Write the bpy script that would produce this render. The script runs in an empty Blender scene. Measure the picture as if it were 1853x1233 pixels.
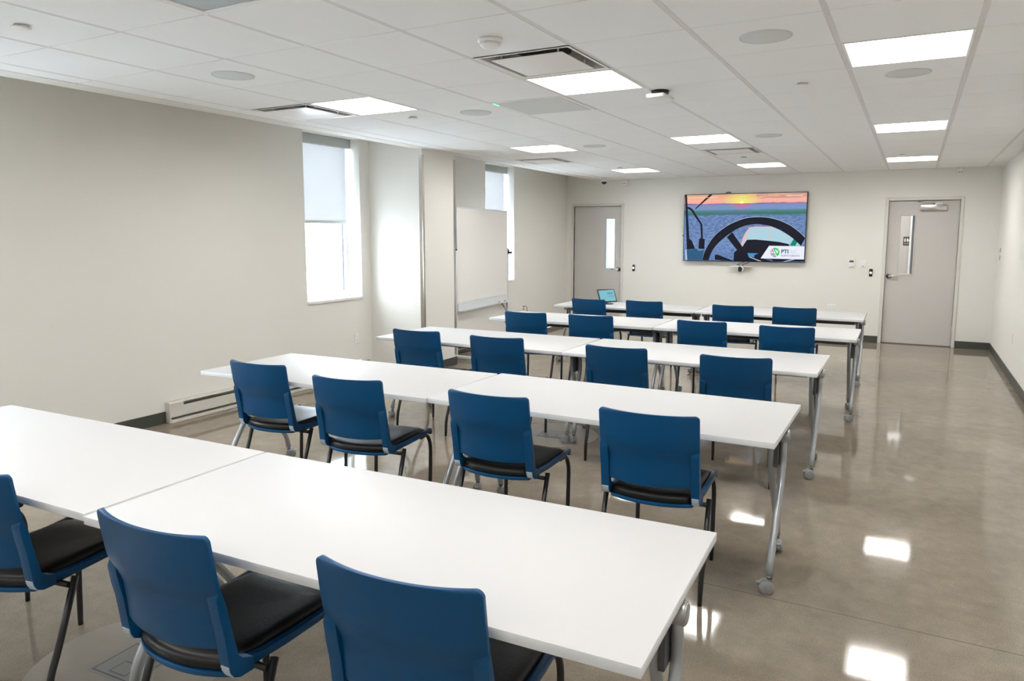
import bpy, bmesh, math, random
from mathutils import Vector, Matrix
random.seed(7)
SC = bpy.context.scene
EXPO = 1.25
WORLD = 14.0
LAMPK = 1.08
COL = SC.collection
PI = math.pi
T = .6096                       # ceiling module (2 ft)
GX, GY = -0.401, 4.119          # ceiling grid origin
ZC = 2.57                       # ceiling height
YB = 12.073                     # far wall
XR = 1.02                       # right wall
XL = -5.54                      # window wall
YF = -3.4                       # wall behind the camera

# ------------------------------------------------------------------ materials
def nodes(m):
    m.use_nodes = True
    return m.node_tree.nodes, m.node_tree.links
def mat(name, col, rough=.5, metal=0., spec=.5, var=0., scale=40., bump=0., bscale=200., coat=0., stretch=None, ao=None):
    m = bpy.data.materials.new(name); n, l = nodes(m); b = n['Principled BSDF']
    b.inputs['Base Color'].default_value = (*col, 1); b.inputs['Roughness'].default_value = rough
    b.inputs['Metallic'].default_value = metal; b.inputs['Specular IOR Level'].default_value = spec
    b.inputs['Coat Weight'].default_value = coat
    tc = n.new('ShaderNodeTexCoord')
    src = tc.outputs['Object']
    if stretch:
        mp = n.new('ShaderNodeMapping'); mp.inputs['Scale'].default_value = stretch
        l.new(src, mp.inputs['Vector']); src = mp.outputs['Vector']
    nz = n.new('ShaderNodeTexNoise'); nz.inputs['Scale'].default_value = scale; nz.inputs['Detail'].default_value = 4
    l.new(src, nz.inputs['Vector'])
    mx = n.new('ShaderNodeMix'); mx.data_type = 'RGBA'
    mx.inputs['A'].default_value = (*[c*(1-var) for c in col], 1); mx.inputs['B'].default_value = (*[min(1, c*(1+var)) for c in col], 1)
    l.new(nz.outputs['Fac'], mx.inputs['Factor']); l.new(mx.outputs['Result'], b.inputs['Base Color'])
    if bump:
        n2 = n.new('ShaderNodeTexNoise'); n2.inputs['Scale'].default_value = bscale; n2.inputs['Detail'].default_value = 3
        l.new(src, n2.inputs['Vector'])
        bp = n.new('ShaderNodeBump'); bp.inputs['Strength'].default_value = bump; bp.inputs['Distance'].default_value = .002
        l.new(n2.outputs['Fac'], bp.inputs['Height']); l.new(bp.outputs['Normal'], b.inputs['Normal'])
    return m
def emat(name, col, st):
    m = bpy.data.materials.new(name); n, l = nodes(m); b = n['Principled BSDF']
    b.inputs['Base Color'].default_value = (*[c*.5 for c in col], 1)
    b.inputs['Emission Color'].default_value = (*col, 1); b.inputs['Emission Strength'].default_value = st
    return m
def glass(name, tint=(1, 1, 1), refl=.08, rough=0.):
    m = bpy.data.materials.new(name); n, l = nodes(m)
    n.remove(n['Principled BSDF'])
    t = n.new('ShaderNodeBsdfTransparent'); t.inputs[0].default_value = (*tint, 1)
    g = n.new('ShaderNodeBsdfGlossy'); g.inputs['Roughness'].default_value = rough
    fr = n.new('ShaderNodeFresnel'); fr.inputs[0].default_value = 1.45
    mx = n.new('ShaderNodeMixShader'); n.remove(fr); mx.inputs[0].default_value = refl
    l.new(t.outputs[0], mx.inputs[1]); l.new(g.outputs[0], mx.inputs[2])
    l.new(mx.outputs[0], n['Material Output'].inputs['Surface'])
    return m
def srgb(r, g, b):
    f = lambda c: (c/255/12.92) if c/255 <= .04045 else ((c/255+.055)/1.055)**2.4
    return (f(r), f(g), f(b))

M = {}
M['wall'] = mat('painted_wall', (.750, .733, .690), .75, var=.015, scale=1.5, bump=.08, bscale=350)
M['ceil'] = mat('ceiling_tile', (.86, .86, .855), .9, var=.015, scale=3, bump=.25, bscale=500)
M['grid'] = mat('ceiling_grid', (.70, .69, .67), .6)
M['bb'] = mat('rubber_base', (.055, .058, .052), .45)
M['door'] = mat('door_paint', (.55, .525, .505), .45, var=.02, scale=2)
M['dframe'] = mat('door_frame_paint', (.64, .62, .58), .4, var=.01)
M['steel'] = mat('brushed_steel', (.62, .60, .57), .22, metal=1, var=.12, scale=6, stretch=(30, 30, 1))
M['chrome'] = mat('satin_chrome', (.75, .74, .72), .18, metal=1)
M['white'] = mat('white_laminate', (.525, .525, .535), .48, spec=.25, var=.004, scale=8)
M['edge'] = mat('white_edge', (.66, .68, .70), .4)
M['under'] = mat('table_underside', (.10, .10, .10), .7)
M['silver'] = mat('silver_powdercoat', (.36, .38, .40), .28, metal=.35, spec=.6)
M['silverd'] = mat('grey_casting', (.20, .205, .21), .4, metal=.35)
M['darkg'] = mat('dark_grey_plastic', (.065, .072, .085), .45)
M['beam'] = mat('dark_grey_beam', (.10, .098, .094), .5)
M['wheel'] = mat('grey_caster', (.27, .28, .29), .5)
M['blue'] = mat('blue_polypropylene', (.0, .052, .150), .38, spec=.30, var=.05, scale=30, bump=.12, bscale=900)
M['bump'] = mat('pale_blue_grey_glide', (.38, .45, .52), .4)
M['pad'] = mat('black_vinyl', (.005, .005, .0055), .42, spec=.3, var=.25, scale=60, bump=.25, bscale=120)
M['black'] = mat('black_tube', (.012, .013, .015), .35, spec=.5)
M['blackp'] = mat('black_plastic', (.012, .012, .014), .4)
M['wplastic'] = mat('white_plastic', (.80, .80, .79), .4)
M['beige'] = mat('heater_enamel', (.60, .585, .53), .4, var=.02)
M['fin'] = mat('heater_fin', (.13, .125, .11), .6)
M['spk'] = mat('speaker_grille', (.65, .66, .65), .8, bump=.3, bscale=900)
M['vent'] = mat('vent_enamel', (.84, .82, .79), .32, spec=.5)
M['ventin'] = mat('vent_inner_dark', (.34, .33, .32), .35, metal=.4)
M['ventdark'] = mat('vent_throat', (.02, .02, .022), .6)
M['shade'] = None
M['alum'] = mat('window_aluminium', (.70, .73, .75), .4, metal=.2)
M['gasket'] = mat('dark_gasket', (.03, .06, .13), .5)
M['casset'] = mat('shade_cassette', (.43, .45, .44), .45)
M['board'] = mat('whiteboard_enamel', (.80, .78, .76), .12, spec=.5, coat=.3)
M['glass'] = glass('window_glass')
M['dglass'] = glass('door_glass', (.93, .95, .95))
M['red'] = mat('red_plastic', (.6, .05, .04), .4)
M['green'] = mat('green_plastic', (.05, .3, .15), .4)
M['corr'] = mat('corridor_paint', (.42, .39, .37), .7)
M['corrp'] = mat('corridor_pink', (.50, .36, .35), .7)
M['snow'] = mat('outside_snow', (.85, .87, .9), .9)
M['gled'] = emat('green_led', (.1, 1, .55), 1.2)
M['bled'] = emat('blue_white_ring', (.55, .7, 1), 2.0)

def floor_mat():
    m = bpy.data.materials.new('polished_concrete'); n, l = nodes(m); b = n['Principled BSDF']
    tc = n.new('ShaderNodeTexCoord'); P = tc.outputs['Object']
    def noise(s, d=5, r=.6):
        q = n.new('ShaderNodeTexNoise'); q.inputs['Scale'].default_value = s; q.inputs['Detail'].default_value = d
        q.inputs['Roughness'].default_value = r; l.new(P, q.inputs['Vector']); return q.outputs['Fac']
    def ramp(f, st):
        r = n.new('ShaderNodeValToRGB'); cr = r.color_ramp
        while len(cr.elements) < len(st): cr.elements.new(.5)
        for e, (p, c) in zip(cr.elements, st): e.position = p; e.color = (*c, 1)
        l.new(f, r.inputs[0]); return r.outputs[0]
    def mix(f, a, c, mode='MIX'):
        x = n.new('ShaderNodeMix'); x.data_type = 'RGBA'; x.blend_type = mode
        for s, v in ((x.inputs['Factor'], f), (x.inputs['A'], a), (x.inputs['B'], c)):
            if hasattr(v, 'is_linked'): l.new(v, s)
            elif isinstance(v, (int, float)): s.default_value = v
            else: s.default_value = (*v, 1)
        return x.outputs['Result']
    big = ramp(noise(.9, 4, .55), [(.3, (.204, .172, .135)), (.5, (.248, .211, .168)), (.72, (.300, .259, .209))])
    fine = ramp(noise(230, 3, .75), [(.30, (.38, .37, .36)), (.42, (.86, .86, .85)), (.55, (1.0, 1.0, 1.0)), (.70, (1.6, 1.57, 1.48))])
    soft = ramp(noise(230, 3, .75), [(.32, (.70, .70, .69)), (.5, (1, 1, 1)), (.68, (1.32, 1.31, 1.27))])
    zone = ramp(noise(1.7, 5, .62), [(.40, (.25, .25, .25)), (.60, (1, 1, 1))]); c = mix(1., big, mix(zone, soft, fine), 'MULTIPLY'); c = mix(1., c, ramp(noise(9, 6, .7), [(.3, (.86, .86, .85)), (.7, (1.12, 1.12, 1.11))]), 'MULTIPLY')
    v = n.new('ShaderNodeTexVoronoi'); v.inputs['Scale'].default_value = 95; l.new(P, v.inputs['Vector'])
    spots = ramp(v.outputs['Distance'], [(.0, (.40, .38, .36)), (.14, (.62, .6, .58)), (.2, (1, 1, 1))])
    msk = ramp(noise(3.2, 3, .6), [(.45, (0, 0, 0)), (.62, (1, 1, 1))])
    c2 = mix(1., c, spots, 'MULTIPLY'); c = mix(msk, c, c2)
    # saw-cut joints
    sep = n.new('ShaderNodeSeparateXYZ'); l.new(P, sep.inputs[0])
    def mth(op, a, bb=None):
        q = n.new('ShaderNodeMath'); q.operation = op
        for i, val in enumerate((a, bb)):
            if val is None: continue
            if isinstance(val, (int, float)): q.inputs[i].default_value = val
            else: l.new(val, q.inputs[i])
        return q.outputs[0]
    ln = None
    for ax, off, per in (('Y', 3.20, 3.80), ('X', -2.233, 3.72)):
        a = mth('ADD', sep.outputs[ax], per*10 + per/2 - off); a = mth('MODULO', a, per); a = mth('SUBTRACT', a, per/2); a = mth('ABSOLUTE', a)
        a = mth('LESS_THAN', a, .0022)
        ln = a if ln is None else mth('MAXIMUM', ln, a)
    c = mix(ln, c, (.11, .095, .08))
    l.new(c, b.inputs['Base Color'])
    rr = ramp(noise(2.1, 4, .6), [(.3, (.03, .03, .03)), (.7, (.085, .085, .085))])
    l.new(rr, b.inputs['Roughness'])
    b.inputs['Specular IOR Level'].default_value = .31
    bp = n.new('ShaderNodeBump'); bp.inputs['Strength'].default_value = .015; bp.inputs['Distance'].default_value = .001
    l.new(noise(60, 2, .5), bp.inputs['Height']); l.new(bp.outputs['Normal'], b.inputs['Normal'])
    return m
M['floor'] = floor_mat()
def shade_mat():
    m = bpy.data.materials.new('shade_fabric'); n, l = nodes(m); n.remove(n['Principled BSDF'])
    d = n.new('ShaderNodeBsdfDiffuse'); d.inputs[0].default_value = (.62, .65, .70, 1)
    t = n.new('ShaderNodeBsdfTranslucent'); t.inputs[0].default_value = (.33, .325, .32, 1)
    w = n.new('ShaderNodeTexWave'); w.inputs['Scale'].default_value = 300
    mx = n.new('ShaderNodeMixShader'); mx.inputs[0].default_value = .5
    l.new(d.outputs[0], mx.inputs[1]); l.new(t.outputs[0], mx.inputs[2]); l.new(mx.outputs[0], n['Material Output'].inputs['Surface'])
    return m
M['shade'] = shade_mat()
def perf_mat():
    m = bpy.data.materials.new('perforated_grille'); n, l = nodes(m); b = n['Principled BSDF']
    tc = n.new('ShaderNodeTexCoord'); mp = n.new('ShaderNodeMapping'); mp.inputs['Scale'].default_value = (110, 110, 1)
    l.new(tc.outputs['Object'], mp.inputs[0])
    v = n.new('ShaderNodeTexVoronoi'); v.inputs['Scale'].default_value = 1; v.inputs['Randomness'].default_value = 0; l.new(mp.outputs[0], v.inputs['Vector'])
    r = n.new('ShaderNodeValToRGB'); r.color_ramp.elements[0].position = .27; r.color_ramp.elements[0].color = (.16, .18, .20, 1)
    r.color_ramp.elements[1].position = .33; r.color_ramp.elements[1].color = (.55, .60, .63, 1)
    l.new(v.outputs['Distance'], r.inputs[0]); l.new(r.outputs[0], b.inputs['Base Color']); b.inputs['Roughness'].default_value = .6
    return m
M['perf'] = perf_mat()

# ------------------------------------------------------------------ mesh helpers
def nb(): return bmesh.new()
def box(bm, x0, x1, y0, y1, z0, z1, mi=0, mx=None):
    vs = [Vector((x, y, z)) for x in (x0, x1) for y in (y0, y1) for z in (z0, z1)]
    if mx: vs = [mx @ v for v in vs]
    v = [bm.verts.new(p) for p in vs]
    for f in ((0, 1, 3, 2), (4, 6, 7, 5), (0, 4, 5, 1), (2, 3, 7, 6), (0, 2, 6, 4), (1, 5, 7, 3)):
        bm.faces.new([v[i] for i in f]).material_index = mi
def tube(bm, pts, r, seg=14, mi=0, caps=True, rs=None):
    pts = [Vector(p) for p in pts]; rings = []
    prev = None
    for i, p in enumerate(pts):
        if i == 0: t = pts[1]-p
        elif i == len(pts)-1: t = p-pts[i-1]
        else: t = (pts[i+1]-p).normalized() + (p-pts[i-1]).normalized()
        t.normalize()
        if prev is None:
            a = Vector((1, 0, 0)) if abs(t.x) < .8 else Vector((0, 1, 0))
            u = t.cross(a).normalized()
        else:
            u = (prev - t*prev.dot(t)).normalized()
        prev = u; w = t.cross(u); rr = rs[i] if rs else r
        rings.append([bm.verts.new(p + (u*math.cos(2*PI*k/seg) + w*math.sin(2*PI*k/seg))*rr) for k in range(seg)])
    for a, b in zip(rings, rings[1:]):
        for k in range(seg):
            f = bm.faces.new((a[k], a[(k+1) % seg], b[(k+1) % seg], b[k])); f.material_index = mi; f.smooth = True
    if caps:
        bm.faces.new(list(reversed(rings[0]))).material_index = mi; bm.faces.new(rings[-1]).material_index = mi
def bend(pts, r=.03, n=5):
    pts = [Vector(p) for p in pts]; out = [pts[0]]
    for a, b, c in zip(pts, pts[1:], pts[2:]):
        d1 = min(r, (b-a).length*.45); d2 = min(r, (c-b).length*.45)
        p = b+(a-b).normalized()*d1; q = b+(c-b).normalized()*d2
        for k in range(n+1):
            t = k/n; out.append(p*(1-t)**2 + b*2*t*(1-t) + q*t*t)
    out.append(pts[-1]); return out
def lathe(bm, prof, seg=32, mi=0, mx=None, close=True):
    rings = []
    for r, z in prof:
        ring = []
        for k in range(seg):
            v = Vector((r*math.cos(2*PI*k/seg), r*math.sin(2*PI*k/seg), z))
            ring.append(bm.verts.new(mx @ v if mx else v))
        rings.append(ring)
    for a, b in zip(rings, rings[1:]):
        for k in range(seg):
            f = bm.faces.new((a[k], a[(k+1) % seg], b[(k+1) % seg], b[k])); f.material_index = mi; f.smooth = True
    if close:
        bm.faces.new(list(reversed(rings[0]))).material_index = mi; bm.faces.new(rings[-1]).material_index = mi
def prism(bm, poly, axis, a0, a1, mi=0):
    """poly of 2-D points extruded along axis ('x','y','z') from a0 to a1"""
    def P(p, a):
        if axis == 'x': return (a, p[0], p[1])
        if axis == 'y': return (p[0], a, p[1])
        return (p[0], p[1], a)
    A = [bm.verts.new(P(p, a0)) for p in poly]; B = [bm.verts.new(P(p, a1)) for p in poly]
    bm.faces.new(A).material_index = mi; bm.faces.new(list(reversed(B))).material_index = mi
    n = len(poly)
    for i in range(n): bm.faces.new((A[i], B[i], B[(i+1) % n], A[(i+1) % n])).material_index = mi
def obj(name, bm, mats, parent=None, bevel=0, seg=2, smooth=False, loc=None, rotz=0, angle=35):
    bmesh.ops.recalc_face_normals(bm, faces=bm.faces[:])
    me = bpy.data.meshes.new(name); bm.to_mesh(me); bm.free()
    if not isinstance(mats, (list, tuple)): mats = [mats]
    for x in mats: me.materials.append(x)
    if smooth:
        for p in me.polygons: p.use_smooth = True
    o = bpy.data.objects.new(name, me); COL.objects.link(o)
    if bevel:
        md = o.modifiers.new('b', 'BEVEL'); md.width = bevel; md.segments = seg; md.limit_method = 'ANGLE'; md.angle_limit = math.radians(angle)
        md.harden_normals = False
        bpy.context.view_layer.update()
        dg = bpy.context.evaluated_depsgraph_get(); me2 = bpy.data.meshes.new_from_object(o.evaluated_get(dg))
        o.modifiers.clear(); o.data = me2; me2.name = name
        for p in me2.polygons: p.use_smooth = True
        me2.set_sharp_from_angle(angle=math.radians(38))
    if parent: o.parent = parent
    if loc: o.location = loc
    if rotz: o.rotation_euler = (0, 0, rotz)
    return o
def tag(o, label=None, cat=None, group=None, kind=None):
    if label: o['label'] = label
    if cat: o['category'] = cat
    if group: o['group'] = group
    if kind: o['kind'] = kind
    return o
def thing(name, label, cat, loc=(0, 0, 0), rotz=0, group=None, kind=None):
    o = bpy.data.objects.new(name, None); COL.objects.link(o); o.empty_display_size = .1
    o.location = loc; o.rotation_euler = (0, 0, rotz)
    return tag(o, label, cat, group, kind)
def struct(name, bm, m, parent=None, **k):
    o = obj(name, bm, m, parent, **k)
    if parent is None: o['kind'] = 'structure'
    return o
def copy_tree(o, parent=None):
    c = o.copy(); COL.objects.link(c)
    if parent: c.parent = parent
    for ch in list(o.children): copy_tree(ch, c)
    return c
def R(d): return math.radians(d)

# ------------------------------------------------------------------ room shell
bm = nb(); box(bm, XL-.05, XR+.05, YF, YB, -.12, 0); struct('floor', bm, M['floor'])
# right wall, wall behind the camera
bm = nb(); box(bm, XR, XR+.2, YF, YB+.2, 0, 2.95); struct('wall_right', bm, M['wall'])
bm = nb(); box(bm, XL-.1, XR, YF-.2, YF, 0, 2.95); struct('wall_front', bm, M['wall'])
# far wall with two door openings
D1 = (-5.46, -4.55); D2 = (-.37, .54); DH = 2.12
bm = nb()
for a, b, z0, z1 in ((-5.9, D1[0], 0, 2.95), (D1[0], D1[1], DH, 2.95), (D1[1], D2[0], 0, 2.95), (D2[0], D2[1], DH, 2.95), (D2[1], XR, 0, 2.95)):
    box(bm, a, b, YB, YB+.16, z0, z1)
bmesh.ops.remove_doubles(bm, verts=bm.verts[:], dist=1e-5); struct('wall_back', bm, M['wall'])
# window wall: near section at XL, section beyond the pilaster at XL2
XL2 = -5.60; WT = .24; SILL = .905; WTOP = 2.66; PIL0, PIL1, PILX = 6.777, 7.44, -4.95
W0 = (-1.72, -.87); WB = (1.50, 2.35); W1 = (5.555, 6.405); W2 = (9.22, 10.09)  # W0, WB: unseen windows added to supply daylight on the near tables
bm = nb()
for a, b, z0, z1 in ((YF-.2, W0[0], 0, 2.95), (W0[0], W0[1], 0, SILL), (W0[0], W0[1], WTOP, 2.95), (W0[1], WB[0], 0, 2.95), (WB[0], WB[1], 0, SILL), (WB[0], WB[1], WTOP, 2.95), (WB[1], W1[0], 0, 2.95),
                     (W1[0], W1[1], 0, SILL), (W1[0], W1[1], WTOP, 2.95), (W1[1], 7.0, 0, 2.95)):
    box(bm, XL-WT, XL, a, b, z0, z1)
for a, b, z0, z1 in ((7.0, W2[0], 0, 2.95), (W2[0], W2[1], 0, SILL), (W2[0], W2[1], WTOP, 2.95), (W2[1], YB+.16, 0, 2.95)):
    box(bm, XL2-WT, XL2, a, b, z0, z1)
struct('wall_left', bm, M['wall'])
bm = nb()
prism(bm, [(XL-.1, 6.565), (XL, 6.565), (PILX, PIL0), (PILX, PIL1), (XL2-.1, PIL1)], 'z', 0, 2.95); struct('wall_pilaster', bm, M['wall'])
# stainless corner guards on the pilaster
u = Vector((XL-PILX, 6.565-PIL0, 0)).normalized()
def guard(name, cx, cy, d1, d2):
    bm = nb(); w = .036; t = .003
    n1 = Vector((-d1.y, d1.x, 0)); n2 = Vector((-d2.y, d2.x, 0))
    c = Vector((cx, cy, 0))
    for d, s in ((d1, 1), (d2, 1)):
        nrm = Vector((-d.y, d.x, 0))
        ref = -(d1+d2)
        if nrm.dot(ref) < 0: nrm = -nrm
        p = [c+nrm*t-d*t, c+d*w+nrm*t, c+d*w+nrm*.0002, c+nrm*.0002-d*t]
        prism(bm, [(q.x, q.y) for q in p], 'z', .115, ZC-.07)
    o = obj(name, bm, M['steel']); return tag(o, kind='structure')
guard('trim_1', PILX, PIL0, u, Vector((0, 1, 0)))
guard('trim_2', PILX, PIL1, Vector((0, -1, 0)), Vector((-1, 0, 0)))

# ceiling: lay-in tiles (fixture cells left open), metal grid, beige soffit strip and the pocket above the windows
I0, I1 = -7, 2; J0, J1 = -12, 13
LIGHTS = [(i, j) for j in (-10, -5, 0, 5, 10) for i in (-6, -3, 0)]
LIGHTS = [(-6, -10), (-3, -10), (0, -10), (-6, -5), (-3, -5), (0, -5), (-6, 0), (-3, 0), (0, 0), (-6, 5), (-3, 5), (0, 5), (-6, 10), (-3, 10), (0, 10)]
VENTS = [(-7, 0), (-3, -1), (-3, 7), (-7, 7)]
OPEN = set(LIGHTS) | set(VENTS) | {(-4, 1), (-4, -4)}
bm = nb()
xs_ = [(-4.86, GX-7*T)] + [(GX+i*T, GX+(i+1)*T) for i in range(-7, 2)] + [(GX+2*T, XR)]
idx = [-8] + list(range(-7, 2)) + [2]
for i, (a, b) in zip(idx, xs_):
    for j in range(J0, J1+1):
        y0 = max(YF, GY+j*T); y1 = min(YB, GY+(j+1)*T)
        if y1 <= y0 or (i, j) in OPEN: continue
        ga = .012 if i > -8 else 0; gb = .012 if i < 2 else 0
        box(bm, a+ga, b-gb, y0+.0035, y1-.0035, ZC, ZC+.018)
ceil = struct('ceiling', bm, M['ceil'], bevel=.003, seg=1)
bm = nb()
for i in range(-7, 3): box(bm, GX+i*T-.012, GX+i*T+.012, YF, YB, ZC+.0015, ZC+.03)
for j in range(J0, J1+1):
    y = GY+j*T
    if y > YF: box(bm, -4.86, XR, y-.012, y+.012, ZC+.002, ZC+.03)
obj('ceiling_grid', bm, M['grid'], ceil)
bm = nb(); box(bm, -5.04, -4.86, YF, YB, ZC-.002, ZC+.02); box(bm, -5.04, -5.02, YF, YB, ZC+.02, 2.86); obj('soffit_edge', bm, M['wall'], ceil)
bm = nb(); box(bm, XL2-.1, -5.02, YF, YB, 2.86, 2.95); box(bm, -5.02, XR, YF, YB, 2.93, 2.95); obj('deck_above', bm, M['wall'], ceil)

# rubber bases
def bb(name, segs):
    bm = nb()
    for x0, x1, y0, y1 in segs: box(bm, x0, x1, y0, y1, 0, .102)
    struct(name, bm, M['bb'], bevel=.003, seg=1)
bb('baseboard_left', [(XL, XL+.008, YF, 3.868), (PILX, PILX+.008, PIL0, PIL1+.008), (XL2, PILX+.008, PIL1, PIL1+.008), (XL2, XL2+.008, 10.4, YB)])
bb('baseboard_right', [(XR-.008, XR, YF, YB)])
bb('baseboard_back', [(-4.50, -.418, YB-.008, YB), (.588, XR-.008, YB-.008, YB)])
bb('baseboard_front', [(XL+.008, XR-.008, YF, YF+.008)])

# windows
def window(k, xw, y0, y1):
    w = thing('window_%d' % k, None, None, (xw-WT, (y0+y1)/2, SILL), kind='structure')
    hw = (y1-y0)/2; H = WTOP-SILL
    bm = nb(); xa, xb = -.02, .045
    box(bm, xa, xb, -hw, -hw+.05, 0, H); box(bm, xa, xb, hw-.05, hw, 0, H)
    box(bm, xa, xb, -hw+.05, hw-.05, 0, .07); box(bm, xa, xb, -hw+.05, hw-.05, H-.06, H)
    obj('window_frame', bm, M['alum'], w, bevel=.004, seg=1)
    bm = nb(); box(bm, .0, .012, -hw+.05, hw-.05, .07, H-.06); obj('pane', bm, M['glass'], w)
    bm = nb(); s = .012
    box(bm, .013, .02, hw-.062, hw-.05, .07, H-.06); box(bm, .013, .02, -hw+.05, -hw+.062, .07, H-.06)
    obj('gasket', bm, M['gasket'], w)
    bm = nb(); box(bm, .045, WT+.018, -hw+.002, hw-.002, -.03, .002); obj('sill', bm, M['wplastic'], w, bevel=.004)
def shade(xw, y0, y1, drop, label):
    yc = (y0+y1)/2; hw = (y1-y0)/2-.006
    s = thing('roller_shade', label, 'window shade', (xw-.175, yc, WTOP), group='roller shades in the windows')
    bm = nb(); box(bm, -.015, .055, -hw, hw, -.10, -.002); obj('cassette', bm, M['casset'], s, bevel=.004)
    bm = nb(); box(bm, .01, .0115, -hw+.03, hw-.045, drop-WTOP+.02, -.09); obj('shade_fabric', bm, M['shade'], s)
    bm = nb(); box(bm, .001, .021, -hw+.025, hw-.04, drop-WTOP-.012, drop-WTOP+.02); obj('hem_bar', bm, M['casset'], s, bevel=.003)
window(1, XL, *W1); window(2, XL2, *W2); window(3, XL, *W0); window(4, XL, *WB)
shade(XL, *W1, 1.735, 'half lowered white roller shade in the window nearest the camera, left of the pilaster')
shade(XL, *W0, 1.735, 'lowered white roller shade in the added unseen window behind the camera'); shade(XL, *WB, 1.735, 'lowered white roller shade in the added window beside the nearest table, unseen left of the view')  # shades added to cut the daylight from the added windows
shade(XL2, *W2, 1.735, 'lowered white roller shade in the far window, partly behind the whiteboard')
bm = nb(); box(bm, XL-30, XL-.6, -25, 40, -.9, -.6); struct('ground_outside', bm, M['snow'])

# doors
def door(k, x0, x1, glx, glz, handle_x, lever_dir, hinge, closer=None):
    d = thing('door_%d' % k, None, None, ((x0+x1)/2, YB, 0), kind='structure')
    hw = (x1-x0)/2; cx = (x0+x1)/2; fw = .045; F = .012
    bm = nb()
    for a, b in ((-hw-fw, -hw), (hw, hw+fw)): box(bm, a, b, -F, .16, 0, DH+fw)
    box(bm, -hw, hw, -F, .16, DH, DH+fw)
    # rebate / stop
    for a, b in ((-hw, -hw+.014), (hw-.014, hw)): box(bm, a, b, .075, .11, 0, DH)
    box(bm, -hw, hw, .075, .11, DH-.014, DH)
    obj('door_frame', bm, M['dframe'], d, bevel=.003, seg=1)
    ya, yb = (.03, .074)
    lw = hw-.004; gx0, gx1 = glx[0]-cx, glx[1]-cx; g0, g1 = glz; lb, lt = .014, DH-.006
    bm = nb()
    box(bm, -lw, gx0, ya, yb, lb, lt); box(bm, gx1, lw, ya, yb, lb, lt); box(bm, gx0, gx1, ya, yb, lb, g0); box(bm, gx0, gx1, ya, yb, g1, lt)
    lf = obj('door_leaf', bm, M['door'], d)
    bm = nb(); e = .018
    for a, b, c, dd in ((gx0-e, gx0+.004, g0-e, g1+e), (gx1-.004, gx1+e, g0-e, g1+e), (gx0, gx1, g0-e, g0+.004), (gx0, gx1, g1-.004, g1+e)):
        box(bm, a, b, ya-.006, yb+.006, c, dd)
    obj('glazing_bead', bm, M['door'], d, bevel=.002, seg=1)
    bm = nb(); box(bm, gx0, gx1, .05, .056, g0, g1); obj('vision_pane', bm, M['dglass'], d)
    hx = handle_x-cx; hz = 1.01
    bm = nb(); mx = Matrix.Translation((hx, ya, hz)) @ Matrix.Rotation(PI/2, 4, 'X')
    lathe(bm, [(.040, 0), (.040, .006), (.030, .010), (.030, .012), (.013, .014), (.012, .050), (.014, .060), (.010, .066)], 28, mx=mx)
    s = lever_dir
    tube(bm, bend([(hx, ya-.055, hz), (hx+s*.035, ya-.058, hz+.004), (hx+s*.12, ya-.05, hz)], .02), .0095, 12, rs=None)
    obj('lever_handle', bm, M['chrome'], d)
    bm = nb()
    for z in (.25, 1.06, 1.88): tube(bm, [((hw-.002)*hinge, ya-.006, z-.05), ((hw-.002)*hinge, ya-.006, z+.05)], .007, 10)
    obj('hinge', bm, M['dframe'], d)
    bm = nb(); box(bm, -hw, hw, .0, .12, .0, .008); obj('threshold', bm, mat('threshold_%d' % k, (.17, .12, .09), .6), d)
    if closer:
        a, b = closer[0]-cx, closer[1]-cx
        bm = nb(); box(bm, a, b, ya-.055, ya, 1.975, 2.055); c = obj('door_closer', bm, M['steel'], d, bevel=.005)
        bm = nb(); tube(bm, bend([(b-.10, ya-.03, 2.055), (b-.10, ya-.03, 2.085), (a+.08, ya-.10, 2.09), (a-.03, ya-.03, 2.10)], .01, 3), .008, 8)
        box(bm, b-.15, b-.05, ya-.05, ya-.005, 2.055, 2.085)
        obj('closer_arm', bm, M['chrome'], c)
    return d
door(1, D1[0], D1[1], (-4.86, -4.68), (1.02, 1.90), -4.60, -1, -1)
door(2, D2[0], D2[1], (-.205, -.015), (1.045, 1.905), -.315, 1, 1, closer=(.04, .372))
# corridor and vestibule beyond the doors
bm = nb()
box(bm, -6.2, XR+.4, 14.4, 14.5, 0, 2.95); box(bm, -2.9, -2.8, YB+.16, 14.4, 0, 2.95)
box(bm, -6.3, -6.2, YB+.16, 14.5, 0, 2.95); box(bm, XR+.4, XR+.5, YB+.16, 14.5, 0, 2.95); box(bm, -6.3, XR+.5, YB+.16, 14.5, 2.75, 2.95)
struct('wall_corridor', bm, M['corr'])
bm = nb(); box(bm, -6.3, XR+.5, YB+.0, 14.5, -.12, -.001); struct('floor_corridor', bm, M['floor'])
bm = nb(); box(bm, -6.1, -2.95, 14.36, 14.395, 0, 2.7); struct('wall_vestibule', bm, mat('vestibule_daylit', (.62, .78, .82), .5))  # bluish wall colour stands in for outdoor light falling in here
bm = nb(); box(bm, -.090, -.058, 14.36, 14.395, 0, 2.3); struct('trim_3', bm, M['alum'])
bm = nb(); box(bm, -.045, -.022, 14.36, 14.395, 0, 2.3); struct('trim_4', bm, M['darkg'])

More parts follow.
